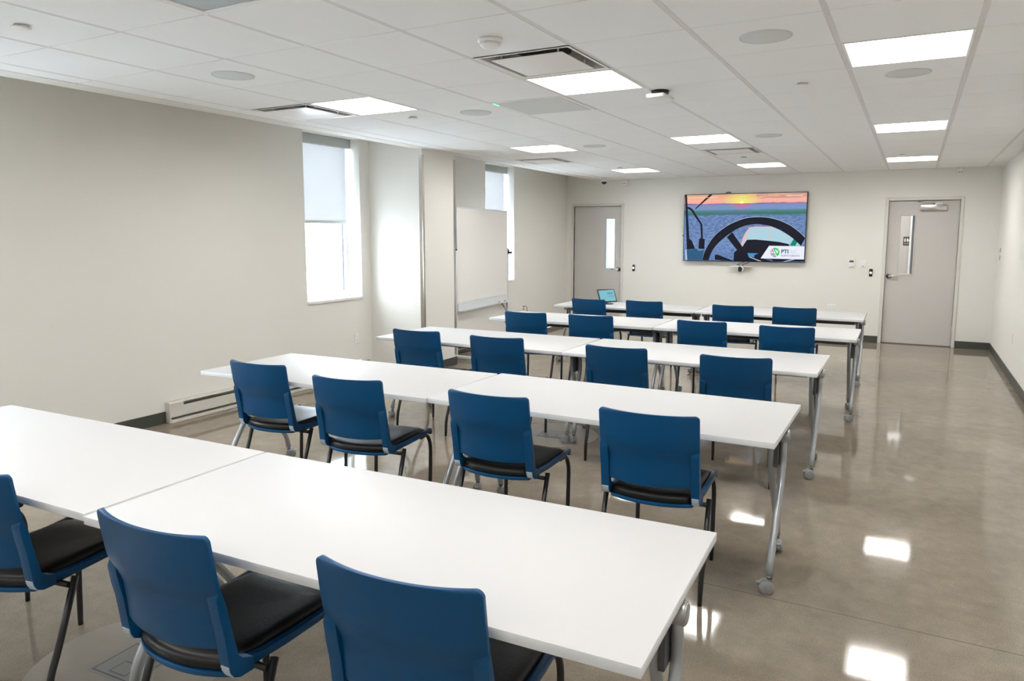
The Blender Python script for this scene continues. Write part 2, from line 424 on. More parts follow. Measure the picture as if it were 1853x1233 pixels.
# ------------------------------------------------------------------ ceiling fixtures
def cell(i, j): return (GX+(i+.5)*T, GY+(j+.5)*T)
def troffer_parts(root):
    h = T/2-.013; d = .052
    bm = nb()
    for s in (-1, 1):                                     # flush rim
        box(bm, s*(h-.012) if s > 0 else -h, h if s > 0 else -(h-.012), -h, h, -.002, .008)
        box(bm, -h+.012, h-.012, s*(h-.012) if s > 0 else -h, h if s > 0 else -(h-.012), -.002, .008)
    i0 = h-.012; i1 = h-.05                                # sloped reflector
    lo = [bm.verts.new((x*i0, y*i0, .0)) for x, y in ((-1, -1), (1, -1), (1, 1), (-1, 1))]
    up = [bm.verts.new((x*i1, y*i0*.995, d)) for x, y in ((-1, -1), (1, -1), (1, 1), (-1, 1))]
    for a in range(4): bm.faces.new((lo[a], lo[(a+1) % 4], up[(a+1) % 4], up[a]))
    box(bm, -h, h, -h, h, d+.006, d+.03)
    obj('housing', bm, M['lrefl'], root)
    bm = nb(); box(bm, -i1, i1, -i0*.99, i0*.99, d-.004, d+.004); obj('diffuser', bm, M['lamp'], root)
M['lrefl'] = mat('light_reflector', (.86, .86, .84), .5)
M['lamp'] = emat('lamp_diffuser', (1, .972, .925), 11.0*LAMPK)
RN = {-10: 'far behind the first row', -5: 'above the first row of tables', 0: 'closest row of ceiling lights in view', 5: 'middle row of ceiling lights', 10: 'farthest row of ceiling lights'}
CN = {-6: 'left', -3: 'middle', 0: 'right'}
LBL = {(-6, 0): 'square recessed ceiling light at left, touching the big square air diffuser by the window',
       (-3, 0): 'square recessed ceiling light directly behind the open plaque diffuser, centre of the ceiling',
       (0, 0): 'largest square recessed ceiling light at upper right, with a round speaker just behind it',
       (-6, 5): 'recessed ceiling light at left above the whiteboard',
       (-3, 5): 'recessed ceiling light just in front of the rainbow tinted diffuser above the television side',
       (0, 5): 'recessed ceiling light at right, middle one of the right-hand line of three',
       (-6, 10): 'small far ceiling light near the left door and the dome camera',
       (-3, 10): 'small far ceiling light above the left edge of the television',
       (0, 10): 'small far ceiling light above the right door, beside a sprinkler cap'}
proto = thing('ceiling_light', 'x', 'ceiling light', group='square recessed ceiling lights'); troffer_parts(proto)
first = True
for (i, j) in LIGHTS:
    o = proto if first else copy_tree(proto); first = False
    x, y = cell(i, j); o.location = (x, y, ZC)
    o['label'] = LBL.get((i, j), '%s recessed ceiling light behind the camera, %s' % (CN[i], 'row over the nearest table' if j == -5 else 'row at the back of the room'))

def plaque(i, j, label, inset=.076, drop=-.004):
    x, y = cell(i, j)
    v = thing('ceiling_diffuser', label, 'air vent', (x, y, ZC), group='square ceiling air diffusers')
    h = T/2-.010
    bm = nb()
    rings = [(h, -.003), (h-.018, -.003), (h-.025, .003), (h-.045, .045), (h-.07, .085)]
    prev = None
    for r, z in rings:
        k = .012 if r > h-.03 else .05; pts = []
        for cx_, cy_, a0 in ((1, 1, 0), (-1, 1, 90), (-1, -1, 180), (1, -1, 270)):
            for q in range(5):
                a = R(a0+q*22.5); pts.append((cx_*(r-k)+k*math.cos(a), cy_*(r-k)+k*math.sin(a), z))
        ring = [bm.verts.new(p) for p in pts]
        if prev:
            for q in range(len(ring)):
                f = bm.faces.new((prev[q], prev[(q+1) % len(ring)], ring[(q+1) % len(ring)], ring[q])); f.smooth = True; f.material_index = int(z > .04)  # deeper rings take a darker colour so the recess gap reads dark
        prev = ring
    bm.faces.new(prev).material_index = 1
    obj('pan', bm, [M['vent'], M['ventin']], v)
    bm = nb(); lathe(bm, [(.16, .066), (.16, .084)], 32); obj('throat', bm, M['ventdark'], v)
    p = h-inset
    bm = nb(); box(bm, -p, p, -p, p, drop, drop+.004); obj('plaque', bm, M['vent'], v, bevel=.003)
    for a, b in ((-.8, .8), (.8, .8), (.8, -.8), (-.8, -.8)):
        bm = nb(); tube(bm, [(a*p, b*p, drop+.003), (a*p, b*p, .06)], .006, 8); obj('hanger', bm, M['vent'], v)
plaque(-7, 0, 'white square plaque air diffuser in the ceiling beside the left light, nearest the window', drop=-.010)
plaque(-3, -1, 'large white square plaque air diffuser open at one side, in front of the central light', drop=-.008)
plaque(-3, 7, 'narrow looking square air diffuser with warm tint, between two lights over the television')
plaque(-7, 7, 'small square air diffuser at far left ceiling by the far window')
# return grille at the top edge of the view
x, y = cell(-4, -4)
v = thing('return_grille', 'blue-grey perforated return air grille with white frame at top left of the ceiling', 'air vent', (x, y, ZC))
h = T/2-.006
bm = nb()
for a, b, c, d_ in ((-h, -h+.032, -h, h), (h-.032, h, -h, h), (-h+.032, h-.032, -h, -h+.032), (-h+.032, h-.032, h-.032, h)): box(bm, a, b, c, d_, -.006, .01)
obj('frame', bm, M['wplastic'], v, bevel=.002, seg=1)
bm = nb(); box(bm, -h+.03, h-.03, -h+.03, h-.03, .0, .008); obj('grille', bm, M['perf'], v)
# microphone array tile
x, y = cell(-4, 1)
v = thing('microphone_tile', 'flat grey ceiling microphone tile with a small green light in its corner', 'microphone', (x, y, ZC))
bm = nb(); box(bm, -h, h, -h, h, -.004, .012); obj('tile_frame', bm, M['wplastic'], v, bevel=.002, seg=1)
bm = nb(); box(bm, -h+.03, h-.03, -h+.03, h-.03, -.0065, -.004); obj('grille', bm, M['spk'], v)
bm = nb(); box(bm, -h+.012, -h+.024, -h+.02, -h+.10, -.006, -.003); obj('status_light', bm, M['gled'], v)
# round speakers
SP = {(-6, -2): 'round flush ceiling speaker at upper left over the window wall side', (-1, -1): 'largest round ceiling speaker at upper centre right, in front of a small round cap',
      (0, 1): 'round ceiling speaker just behind the largest light at upper right', (-5, 1): 'round ceiling speaker beside the grey microphone tile',
      (-5, 5): 'small round ceiling speaker right of the light above the whiteboard', (-2, 5): 'small round ceiling speaker above the television, right of a light'}
sp0 = None
for (i, j), lb in SP.items():
    x, y = cell(i, j)
    if sp0 is None:
        o = sp0 = thing('ceiling_speaker', lb, 'speaker', group='round ceiling speakers')
        bm = nb(); lathe(bm, [(.126, .001), (.126, -.004), (.119, -.006), (.117, -.003), (.11, -.001)], 48); obj('rim', bm, M['spk'], o)
        bm = nb(); lathe(bm, [(.118, -.002), (.115, -.0045), (.02, -.0055)], 48); obj('grille', bm, M['spk'], o)
    else: o = copy_tree(sp0)
    o.location = (x, y, ZC); o['label'] = lb
# concealed sprinkler caps
CP = {(-3.756, 2.0): 'white round sprinkler cap in the far upper left corner of the view', (-3.728, 4.99): 'small sprinkler cap behind the left ceiling light near the window',
      (-.696, 5.06): 'small sprinkler cap behind the largest ceiling speaker', (-.194, 9.90): 'tiny sprinkler cap in front of the far right ceiling light',
      (-3.776, 9.92): 'tiny sprinkler cap in front of the far left ceiling light', (-1.924, 9.31): 'tiny white sprinkler cap behind the far central air diffuser'}
c0 = None
for (x, y), lb in CP.items():
    if c0 is None:
        bm = nb(); lathe(bm, [(.030, .0), (.030, -.010), (.041, -.010), (.041, -.013), (.030, -.0165), (.005, -.018)], 32)
        o = c0 = tag(obj('sprinkler_cap', bm, M['wplastic']), lb, 'sprinkler', 'ceiling sprinkler caps')
    else: o = c0.copy(); COL.objects.link(o)
    o.location = (x, y, ZC); o['label'] = lb
# smoke detector
v = thing('smoke_detector', 'white round smoke detector in front of the large open air diffuser', 'smoke detector', (-1.93, 3.23, ZC))
bm = nb(); lathe(bm, [(.062, 0), (.062, -.012), (.055, -.018), (.050, -.018)], 36); obj('base', bm, M['wplastic'], v)
bm = nb(); lathe(bm, [(.050, -.016), (.050, -.03), (.040, -.040), (.02, -.043), (.004, -.043)], 36)
for k in range(8):
    a = k*PI/4; box(bm, .040, .053, -.004, .004, -.030, -.016, mx=Matrix.Rotation(a, 4, 'Z'))
obj('sensor_cap', bm, M['wplastic'], v)
# wireless access point on its bracket
v = thing('access_point', 'white square wireless access point hanging under the ceiling behind the central light', 'access point', (-1.575, 4.87, ZC), R(-2))
bm = nb(); lathe(bm, [(.058, 0), (.058, -.018), (.05, -.034)], 24); obj('bracket', bm, M['blackp'], v)
bm = nb(); box(bm, -.064, .064, -.105, .105, -.058, -.032); obj('body', bm, M['wplastic'], v, bevel=.01, seg=3)
# dome camera and two wall-head sensors
v = thing('dome_camera', 'small security dome camera with black bulb hanging at the far left ceiling corner', 'security camera', (-4.72, 11.66, ZC))
bm = nb(); lathe(bm, [(.05, 0), (.05, -.03), (.058, -.034), (.058, -.055), (.05, -.062)], 28); obj('housing', bm, M['wplastic'], v)
bm = nb(); lathe(bm, [(.045, -.06), (.042, -.078), (.030, -.094), (.012, -.102), (.002, -.103)], 28); obj('dome', bm, M['blackp'], v)
for x, lb in ((-4.47, 'small white box sensor at top of the far wall above the left door'), (.503, 'small white box sensor at top of the far wall above the right door')):
    v = thing('occupancy_sensor', lb, 'sensor', (x, YB-.06, ZC), group='box sensors at the top of the far wall')
    bm = nb(); box(bm, -.05, .05, -.03, .03, -.008, 0); box(bm, -.02, .02, -.012, .012, -.03, -.006); obj('bracket', bm, M['wplastic'], v)
    bm = nb(); box(bm, -.036, .036, -.035, .03, -.115, -.028); b_ = obj('body', bm, M['wplastic'], v, bevel=.01, seg=3)
    bm = nb()
    for s in (-.014, .014): lathe(bm, [(.007, 0), (.007, .003)], 12, mx=Matrix.Translation((s, -.034, -.072)) @ Matrix.Rotation(PI/2, 4, 'X'))
    obj('lens', bm, M['blackp'], b_)

# ------------------------------------------------------------------ flip-top tables
def caster_bm(rot):
    bm = nb(); mx = Matrix.Rotation(rot, 4, 'Z') @ Matrix.Diagonal((.84, .84, .84, 1))
    off = .018
    for s in (-1, 1):
        m2 = mx @ Matrix.Translation((s*.016, off, .0375)) @ Matrix.Rotation(PI/2, 4, 'Y')
        lathe(bm, [(.020, -.011), (.035, -.011), (.0375, -.007), (.0375, .007), (.035, .011), (.020, .011)], 28, mi=0, mx=m2)
    m3 = mx @ Matrix.Translation((0, off, .0375)) @ Matrix.Rotation(PI/2, 4, 'Y')
    lathe(bm, [(.012, -.033), (.012, .033)], 12, mi=1, mx=m3)
    # hood
    n = 9
    A = []
    for k in range(n+1):
        a = R(-10+k*22); A.append((off-math.cos(a)*.041, .0375+math.sin(a)*.041))
    B = [(off-(off-p[0])*.82, .0375+(p[1]-.0375)*.82) for p in reversed(A)]
    poly = A+B
    def P(p, x): return mx @ Vector((x, p[0], p[1]))
    va = [bm.verts.new(P(p, -.006)) for p in poly]; vb = [bm.verts.new(P(p, .006)) for p in poly]
    q = len(poly)
    f = bm.faces.new(va); f.material_index = 1; f = bm.faces.new(list(reversed(vb))); f.material_index = 1
    for k in range(q): bm.faces.new((va[k], vb[k], vb[(k+1) % q], va[(k+1) % q])).material_index = 1
    lathe(bm, [(.013, .062), (.013, .100)], 14, mi=1, mx=mx)
    lathe(bm, [(.0155, .083), (.0155, .088)], 14, mi=2, mx=mx)
    # brake lever
    box(bm, -.012, .012, off+.022, off+.052, .058, .064, mi=1, mx=mx)
    return bm
TB = {}
M['hub'] = mat('hub_casting', (.34, .35, .35), .35, metal=.4)
def table_part_meshes():
    hub_z = .672
    for s in (-1, 1):                      # s = outward x direction of that end
        bm = nb(); tube(bm, bend([(-s*.012, .012, hub_z), (-s*.012, .034, .515), (-s*.012, -.208, .160), (-s*.012, -.225, .085)], .10, 8), .0165, 16)
        TB['n', s] = obj('leg', bm, M['silver']); TB['nc', s] = obj('caster', caster_bm(R(115 if s > 0 else 60)), [M['wheel'], M['wheel'], M['blackp']], TB['n', s]); TB['nc', s].location = (-s*.012, -.225, 0)
        bm = nb(); tube(bm, bend([(-s*.058, -.030, hub_z), (-s*.058, -.012, .50), (-s*.058, .245, .165), (-s*.058, .262, .085)], .07, 6), .0165, 16)
        TB['f', s] = obj('leg', bm, M['silver']); TB['fc', s] = obj('caster', caster_bm(R(200 if s > 0 else -30)), [M['wheel'], M['wheel'], M['blackp']], TB['f', s]); TB['fc', s].location = (-s*.058, .262, 0)
        bm = nb(); tube(bm, [(-s*.088, 0, hub_z), (s*.015, 0, hub_z)], .031, 24); tube(bm, [(s*.008, 0, hub_z), (s*.018, 0, hub_z)], .027, 24)
        box(bm, -.10 if s > 0 else .05, -.05 if s > 0 else .10, -.10, .10, .688, .7125)
        TB['h', s] = obj('hinge_hub', bm, M['hub'], bevel=.003, seg=2)
        bm = nb(); box(bm, min(-s*.028, -s*.045), max(-s*.028, -s*.045), -.035, .028, .525, .66); lathe(bm, [(.006, -.003), (.006, .003)], 10, mx=Matrix.Translation((-s*.026, -.005, .635)) @ Matrix.Rotation(PI/2, 4, 'Y'))
        TB['p', s] = obj('release_cover', bm, M['darkg'], bevel=.006, seg=2)
table_part_meshes()
tb_used = set()
def table(cx, cy, rot, w, d, label, group):
    t = thing('folding_table', label, 'table', (cx, cy, 0), R(rot), group)
    bm = nb(); box(bm, -w/2, w/2, -d/2, d/2, .7135, .740)
    bm.faces.ensure_lookup_table()
    for f in bm.faces:
        c = f.calc_center_median()
        f.material_index = 0 if c.z > .739 else (2 if c.z < .714 else 1)
    obj('tabletop', bm, [M['white'], M['edge'], M['under']], t, bevel=.0025, seg=2)
    bm = nb(); box(bm, -w/2+.10, w/2-.10, -.032, .032, .640, .692); box(bm, -w/2+.14, w/2-.14, -.22, -.20, .690, .7125); box(bm, -w/2+.14, w/2-.14, .20, .22, .690, .7125)
    obj('beam', bm, M['beam'], t, bevel=.004, seg=1)
    for s in (-1, 1):
        x = s*(w/2-.012)
        for k in ('n', 'f', 'h', 'p'):
            src = TB[k, s]
            if (k, s) in tb_used: c = copy_tree(src)
            else: c = src
            c.parent = t; c.location = (x, 0, 0)
        tb_used.update({(k, s) for k in ('n', 'f', 'h', 'p')})
    return t
# first uses must come after copies exist, so copy from the parentless originals
GT = 'white folding training tables in rows'
rows = ['the front row closest to the camera', 'the second row from the camera', 'the middle row', 'the fourth row from the camera', 'the farthest row by the television wall']
TABS = [[(-3.094, 1.592, 1.5, 1.75, .728), (-1.325, 1.640, 2.1, 1.762, .742)],
        [(-3.096, 3.427, 1.6, 1.715, .785), (-1.349, 3.470, .1, 1.768, .795)],
        [(-3.137, 5.190, 1.0, 1.725, .80), (-1.377, 5.212, .1, 1.767, .82)],
        [(-3.030, 6.880, 1.6, 1.755, .75), (-1.263, 6.955, 1.0, 1.752, .80)],
        [(-3.075, 8.50, 1.4, 1.745, .70), (-1.305, 8.59, .8, 1.755, .80)]]
TLB = [('white table in the front row, cut off by the left edge of the picture', 'large white tabletop in the front row with its right end in view'),
       ('left white table of the second row, in front of the wall heater', 'right white table of the second row, casters on the open aisle'),
       ('left white table of the middle row, its end near the pilaster', 'right white table of the middle row, between two rows of chairs'),
       ('left white table of the fourth row, its end below the whiteboard', 'right white table of the fourth row, legs in the aisle'),
       ('left white table of the farthest row, carrying the tablet', 'right white table of the farthest row, beside the right-hand door')]
for r_ in range(5):
    for k in range(2): table(*TABS[r_][k], TLB[r_][k], GT)

# ------------------------------------------------------------------ stacking chairs
def lerp_tab(tab, h):
    for (h0, v0), (h1, v1) in zip(tab, tab[1:]):
        if h0 >= h >= h1: return v0+(v1-v0)*(h0-h)/(h0-h1)
    return tab[-1][1] if h < tab[-1][0] else tab[0][1]
EDGE = [(.852, -.004), (.82, .000), (.76, .009), (.70, .019), (.64, .028), (.58, .036), (.52, .042), (.46, .048)]
def make_chair():
    t = thing('stacking_chair', 'x', 'chair', group='blue stacking chairs at the tables')
    # moulded back panel
    bm = nb(); VL = [k*.9/14 for k in range(15)]+[.92, .945, .96, .972, .983, .992, .998, 1.0]; NU, NV = 24, len(VL)-1; H0, H1 = .524, .850; th = .011
    def pt(u, v):
        h = H0+(H1-H0)*v; w = .2206
        if v > .945: w -= .019*(1-math.sqrt(max(0, 1-((v-.945)/.055)**2)))
        low = max(0, min(1, (.715-h)/.09)); low = low*low*(3-2*low); w -= .010*low; x = u*w
        yb = lerp_tab(EDGE, h) + .017*low
        bow = .034+.010*(1-v)
        y = yb - bow*(1-abs(u)**2.2) + .0
        hh = h - .004*(1-u*u)*v**8 - (.010*(1-u*u)*(1-v)**6)
        return Vector((x, y, hh))
    F = [[bm.verts.new(pt(-1+2*i/NU, VL[j])) for i in range(NU+1)] for j in range(NV+1)]
    B = [[bm.verts.new(pt(-1+2*i/NU, VL[j])+Vector((0, th, 0))) for i in range(NU+1)] for j in range(NV+1)]
    for j in range(NV):
        for i in range(NU):
            bm.faces.new((F[j][i], F[j][i+1], F[j+1][i+1], F[j+1][i])); bm.faces.new((B[j][i+1], B[j][i], B[j+1][i], B[j+1][i+1]))
    for j in range(NV):
        bm.faces.new((F[j][0], F[j+1][0], B[j+1][0], B[j][0])); bm.faces.new((F[j][NU], B[j][NU], B[j+1][NU], F[j+1][NU]))
    for i in range(NU):
        bm.faces.new((F[0][i], B[0][i], B[0][i+1], F[0][i+1])); bm.faces.new((F[NV][i], F[NV][i+1], B[NV][i+1], B[NV][i]))
    # side uprights flaring out behind the panel
    up = [(.0140, .760), (.0290, .704), (.0172, .674), (.0195, .655), (.0250, .620), (.0340, .580), (.0405, .530), (.0455, .490), (.051, .462), (.061, .445), (.080, .436), (.125, .434),
          (.125, .470), (.105, .478), (.090, .486), (.078, .498), (.068, .540), (.058, .590), (.044, .650), (.030, .705), (.019, .760)]
    for s in (-1, 1):
        a, b_ = (.184, .2205)
        prism(bm, up, 'x', s*a, s*b_)
    back = obj('backrest', bm, M['blue'], t, bevel=.004, seg=3, angle=40)
    # pale end caps under the uprights
    for s in (-1, 1):
        bm = nb(); prism(bm, [(.0455, .476), (.0465, .472), (.0496, .461), (.0598, .4435), (.069, .4405), (.069, .446), (.055, .463), (.0505, .474), (.048, .478)], 'x', s*.1875, s*.2175)
        tag(obj('end_cap', bm, M['bump'], t), 'pale grey end cap')
    # seat shell: side rails + pan
    bm = nb()
    rail = [(.115, .438), (.25, .432), (.38, .434), (.47, .440), (.520, .446), (.540, .452), (.541, .460), (.525, .466), (.48, .462), (.40, .458), (.28, .456), (.18, .459), (.115, .470)]
    for s in (-1, 1): prism(bm, rail, 'x', s*.184, s*.208)
    pan = []
    for k in range(17):
        u_ = -1+2*k/16; pan.append((u_*.186, .030+.048*abs(u_)**2.2))
    pan += [(.190, .30), (.186, .500), (.170, .530), (-.170, .530), (-.186, .500), (-.190, .30)]
    prism(bm, pan, 'z', .424, .440)
    obj('seat_shell', bm, M['blue'], t, bevel=.004, seg=2, angle=40)
    # cushion
    bm = nb()
    def outline(ins):
        p = []
        for k in range(17):
            u_ = -1+2*k/16; p.append((u_*(.181-ins), .036+ins+.044*abs(u_)**2.2))
        for yy in (.16, .24, .32, .40, .47): p.append((.181-ins, yy))
        for k in range(9):
            a = R(k*90/8); p.append((.181-ins-.03+.03*math.cos(a), .500-ins+.024*math.sin(a)))
        for k in range(9):
            a = R(90+k*90/8); p.append((-.181+ins+.03+.03*math.cos(a), .500-ins+.024*math.sin(a)))
        for yy in (.47, .40, .32, .24, .16): p.append((-(.181-ins), yy))
        return p
    prof = [(.004, .438, 1), (-.002, .447, 1), (0, .463, 1), (.006, .4705, 1), (.016, .475, 1), (.016, .4765, .9), (.016, .477, .7), (.016, .4765, .5), (.016, .476, .3), (.016, .4755, .12)]
    prev = None
    for ins, z, sc in prof:
        ring = [bm.verts.new((x, y, z - (max(0, y-.43)**2*1.6) + .004*math.sin(PI*min(1, max(0, y/.5))) - .007*(1-(x/.18)**2)*(1-((y-.28)/.24)**2)*(1 if z > .474 else 0))) for x, y in [(a*sc, .29+(b-.29)*sc) for a, b in outline(ins)]]
        if prev:
            for q in range(len(ring)): bm.faces.new((prev[q], prev[(q+1) % len(ring)], ring[(q+1) % len(ring)], ring[q]))
        else: bm.faces.new(list(reversed(ring)))
        prev = ring
    bm.faces.new(prev)
    obj('seat_cushion', bm, M['pad'], t, smooth=True)
    # tubular frame
    bm = nb()
    tube(bm, [(-.207, .528, .441), (.207, .528, .441)], .0115, 14)
    tube(bm, [(-.232, .160, .418), (.232, .160, .418)], .010, 12)
    for s in (-1, 1): tube(bm, [(s*.165, .15, .419), (s*.165, .45, .424), (s*.165, .52, .432)], .009, 10)
    obj('under_frame', bm, M['black'], t)
    for s in (-1, 1):
        bm = nb(); p = bend([(s*.186, .440, .428), (s*.189, .512, .431), (s*.191, .548, .36), (s*.191, .536, .11), (s*.191, .533, .0)], .045, 6)
        tube(bm, p, .0112, 14, rs=[.0112 if q.z > .05 else .0095 for q in p]); obj('leg', bm, M['black'], t)
        bm = nb(); p = bend([(s*.237, .182, .440), (s*.237, .100, .215), (s*.235, .062, .125), (s*.234, .055, 0)], .05, 5)
        tube(bm, p, .0118, 14, rs=[.0118 if q.z > .05 else .0095 for q in p]); obj('leg', bm, M['black'], t)
    return t
CH = {  # back-top centre x, y, turn
 '1Z': (-3.500, 1.080, 3), '1A': (-2.658, 1.126, 10), '1B': (-1.721, 1.138, .9), '1C': (-.978, 1.218, 4.6),
 '2A': (-3.378, 2.965, 2.1), '2B': (-2.605, 2.869, 6.0), '2C': (-1.755, 2.899, 1.2), '2D': (-.964, 2.917, 2.8),
 '3A': (-3.458, 4.622, 2.7), '3B': (-2.709, 4.607, 5.0), '3C': (-1.752, 4.583, 1.5), '3D': (-.949, 4.571, 5.5),
 '4A': (-3.346, 6.259, 5.5), '4B': (-2.673, 6.311, 6), '4C': (-1.627, 6.359, .8), '4D': (-.902, 6.317, 3.5),
 '5A': (-3.401, 7.961, -3), '5B': (-2.731, 8.027, 1), '5C': (-1.711, 8.000, 3), '5D': (-1.084, 8.070, 5)}
CL = {'1Z': 'blue chair at the left end of the front row, only a front leg in view', '1A': 'blue chair cut off by the lower left edge, black seat in full view',
 '1B': 'blue chair at lower left with its whole back in view over the nearest table edge', '1C': 'nearest blue chair at bottom centre, legs below the picture',
 '2A': 'leftmost blue chair of the second row, beside the wall heater', '2B': 'second chair from left in the second row, glossy seat reflecting the window',
 '2C': 'third chair from left in the second row, in line with the floor box', '2D': 'rightmost blue chair of the second row, largest complete chair next to the aisle',
 '3A': 'leftmost blue chair of the middle row, in front of the pilaster', '3B': 'second chair from left in the middle row, in front of the whiteboard',
 '3C': 'third chair from left in the middle row, behind the gap between tables', '3D': 'rightmost blue chair of the middle row, in front of the aisle end of its table',
 '4A': 'leftmost blue chair of the fourth row, just right of the whiteboard post', '4B': 'second chair from left in the fourth row, in line with the tablet',
 '4C': 'third chair from left in the fourth row, beneath the television', '4D': 'rightmost blue chair of the fourth row',
 '5A': 'leftmost chair of the farthest row, partly hiding the tablet', '5B': 'second chair from left in the farthest row, right of the tablet',
 '5C': 'third chair from left in the farthest row', '5D': 'rightmost blue chair of the farthest row'}
chair0 = make_chair(); used = False
for k in sorted(CH):
    o = copy_tree(chair0) if used else chair0; used = True
    x, y, a = CH[k]; o.location = (x, y, 0); o.rotation_euler = (0, 0, R(a)); o['label'] = CL[k]
# crumbs on the second-row seats are part of the surface there: leave out

# ------------------------------------------------------------------ television
tv = thing('television', 'large wall-mounted television showing a tractor cab at sunset', 'television', (-2.455, YB-.002, 1.735))
bm = nb(); box(bm, -.962, .962, -.088, -.035, -.548, .545); obj('bezel', bm, M['blackp'], tv, bevel=.003)
bm = nb(); box(bm, -.4, .4, -.035, 0, -.25, .25); obj('wall_bracket', bm, M['blackp'], tv)
bm = nb(); tube(bm, [(-.98, -.06, -.13), (-.955, -.06, -.13)], .012, 10); obj('side_knob', bm, M['blackp'], tv)
bm = nb(); tube(bm, bend([(-.29, -.05, .54), (-.28, -.05, .567), (-.22, -.05, .570), (-.21, -.05, .54)], .02), .006, 8); obj('cable_loop', bm, M['blackp'], tv)
def screen_mat():
    m = bpy.data.materials.new('sunset_field_picture'); n, l = nodes(m); b = n['Principled BSDF']
    tc = n.new('ShaderNodeTexCoord'); sp = n.new('ShaderNodeSeparateXYZ'); l.new(tc.outputs['Object'], sp.inputs[0])
    X, Z = sp.outputs['X'], sp.outputs['Z']
    def mth(op, a, bb=None, cl=False):
        q = n.new('ShaderNodeMath'); q.operation = op; q.use_clamp = cl
        for i, val in enumerate((a, bb)):
            if val is None: continue
            if isinstance(val, (int, float)): q.inputs[i].default_value = val
            else: l.new(val, q.inputs[i])
        return q.outputs[0]
    def ramp(f, st):
        r = n.new('ShaderNodeValToRGB'); cr = r.color_ramp
        while len(cr.elements) < len(st): cr.elements.new(.5)
        for e, (p, c) in zip(cr.elements, st): e.position = p; e.color = (*srgb(*c), 1)
        l.new(f, r.inputs[0]); return r.outputs[0]
    def mix(f, a, c):
        x = n.new('ShaderNodeMix'); x.data_type = 'RGBA'
        for s, v in ((x.inputs['Factor'], f), (x.inputs['A'], a), (x.inputs['B'], c)):
            if hasattr(v, 'is_linked'): l.new(v, s)
            elif isinstance(v, (int, float)): s.default_value = v
            else: s.default_value = (*srgb(*v), 1)
        return x.outputs['Result']
    def noise(sx, sz, det=4):
        mp = n.new('ShaderNodeMapping'); mp.inputs['Scale'].default_value = (sx, 1, sz); l.new(tc.outputs['Object'], mp.inputs[0])
        q = n.new('ShaderNodeTexNoise'); q.inputs['Scale'].default_value = 1; q.inputs['Detail'].default_value = det; l.new(mp.outputs[0], q.inputs[0]); return q.outputs['Fac']
    v = mth('ADD', mth('MULTIPLY', Z, 1/1.09), .5)
    wob = mth('MULTIPLY', mth('SUBTRACT', noise(7, 45), .5), .06)
    base = ramp(mth('ADD', v, mth('MULTIPLY', wob, .6)), [(0, (60, 105, 165)), (.25, (105, 140, 195)), (.5, (88, 122, 178)), (.66, (90, 125, 180)), (.70, (70, 112, 130)), (.745, (88, 130, 140)),
                     (.775, (120, 150, 195)), (.838, (130, 140, 195)), (.850, (90, 100, 150)), (.862, (250, 172, 155)), (.90, (248, 180, 165)), (.95, (235, 175, 130)), (1, (205, 170, 150))])
    grain = ramp(noise(16, 42, 6), [(.32, (40, 72, 118)), (.68, (170, 188, 222))])
    infield = mth('MULTIPLY', mth('LESS_THAN', v, .69), .38)
    c = mix(infield, base, grain)
    gb = mth('SUBTRACT', 1, mth('MULTIPLY', mth('ABSOLUTE', mth('SUBTRACT', mth('ADD', v, mth('MULTIPLY', wob, 1.5)), .705)), 24), True)
    side = mth('MAXIMUM', mth('MULTIPLY', mth('SUBTRACT', -.38, X), 6, True), mth('MULTIPLY', mth('SUBTRACT', X, .0), 5, True))
    gb = mth('MULTIPLY', mth('MULTIPLY', gb, side), mth('MULTIPLY', noise(9, 60), 1.6, True))
    c = mix(mth('MULTIPLY', gb, .9), c, (50, 120, 90))
    cl = mth('MULTIPLY', mth('MULTIPLY', mth('GREATER_THAN', v, .92), mth('GREATER_THAN', X, .2)), mth('GREATER_THAN', noise(3, 40), .5))
    c = mix(mth('MULTIPLY', cl, .5), c, (150, 120, 150))
    dx = mth('MULTIPLY', mth('ADD', X, .028), 3.2); dz = mth('MULTIPLY', mth('SUBTRACT', Z, .400), 5.0)
    dd = mth('SQRT', mth('ADD', mth('MULTIPLY', dx, dx), mth('MULTIPLY', dz, dz)))
    glow = mth('MULTIPLY', mth('SUBTRACT', 1, dd, True), mth('GREATER_THAN', v, .852))
    c = mix(mth('MULTIPLY', glow, 1.1, True), c, (240, 240, 110))
    red = mth('MULTIPLY', mth('SUBTRACT', 1, mth('MULTIPLY', dd, 1.6), True), mth('LESS_THAN', v, .853))
    c = mix(mth('MULTIPLY', red, .9), c, (235, 90, 120))
    core = mth('SUBTRACT', 1.2, mth('MULTIPLY', dd, 9), True)
    c = mix(core, c, (255, 255, 240))
    b.inputs['Base Color'].default_value = (.004, .004, .004, 1); b.inputs['Specular IOR Level'].default_value = .12; b.inputs['Roughness'].default_value = .3
    l.new(c, b.inputs['Emission Color']); b.inputs['Emission Strength'].default_value = SCR
    return m
SCR = 1.0/2**EXPO
def em8(name, r, g, b_, k=1.0):
    m = bpy.data.materials.new(name); n, l = nodes(m); b = n['Principled BSDF']
    b.inputs['Base Color'].default_value = (.004, .004, .004, 1); b.inputs['Specular IOR Level'].default_value = .12; b.inputs['Roughness'].default_value = .3
    b.inputs['Emission Color'].default_value = (*srgb(r, g, b_), 1); b.inputs['Emission Strength'].default_value = SCR*k
    return m
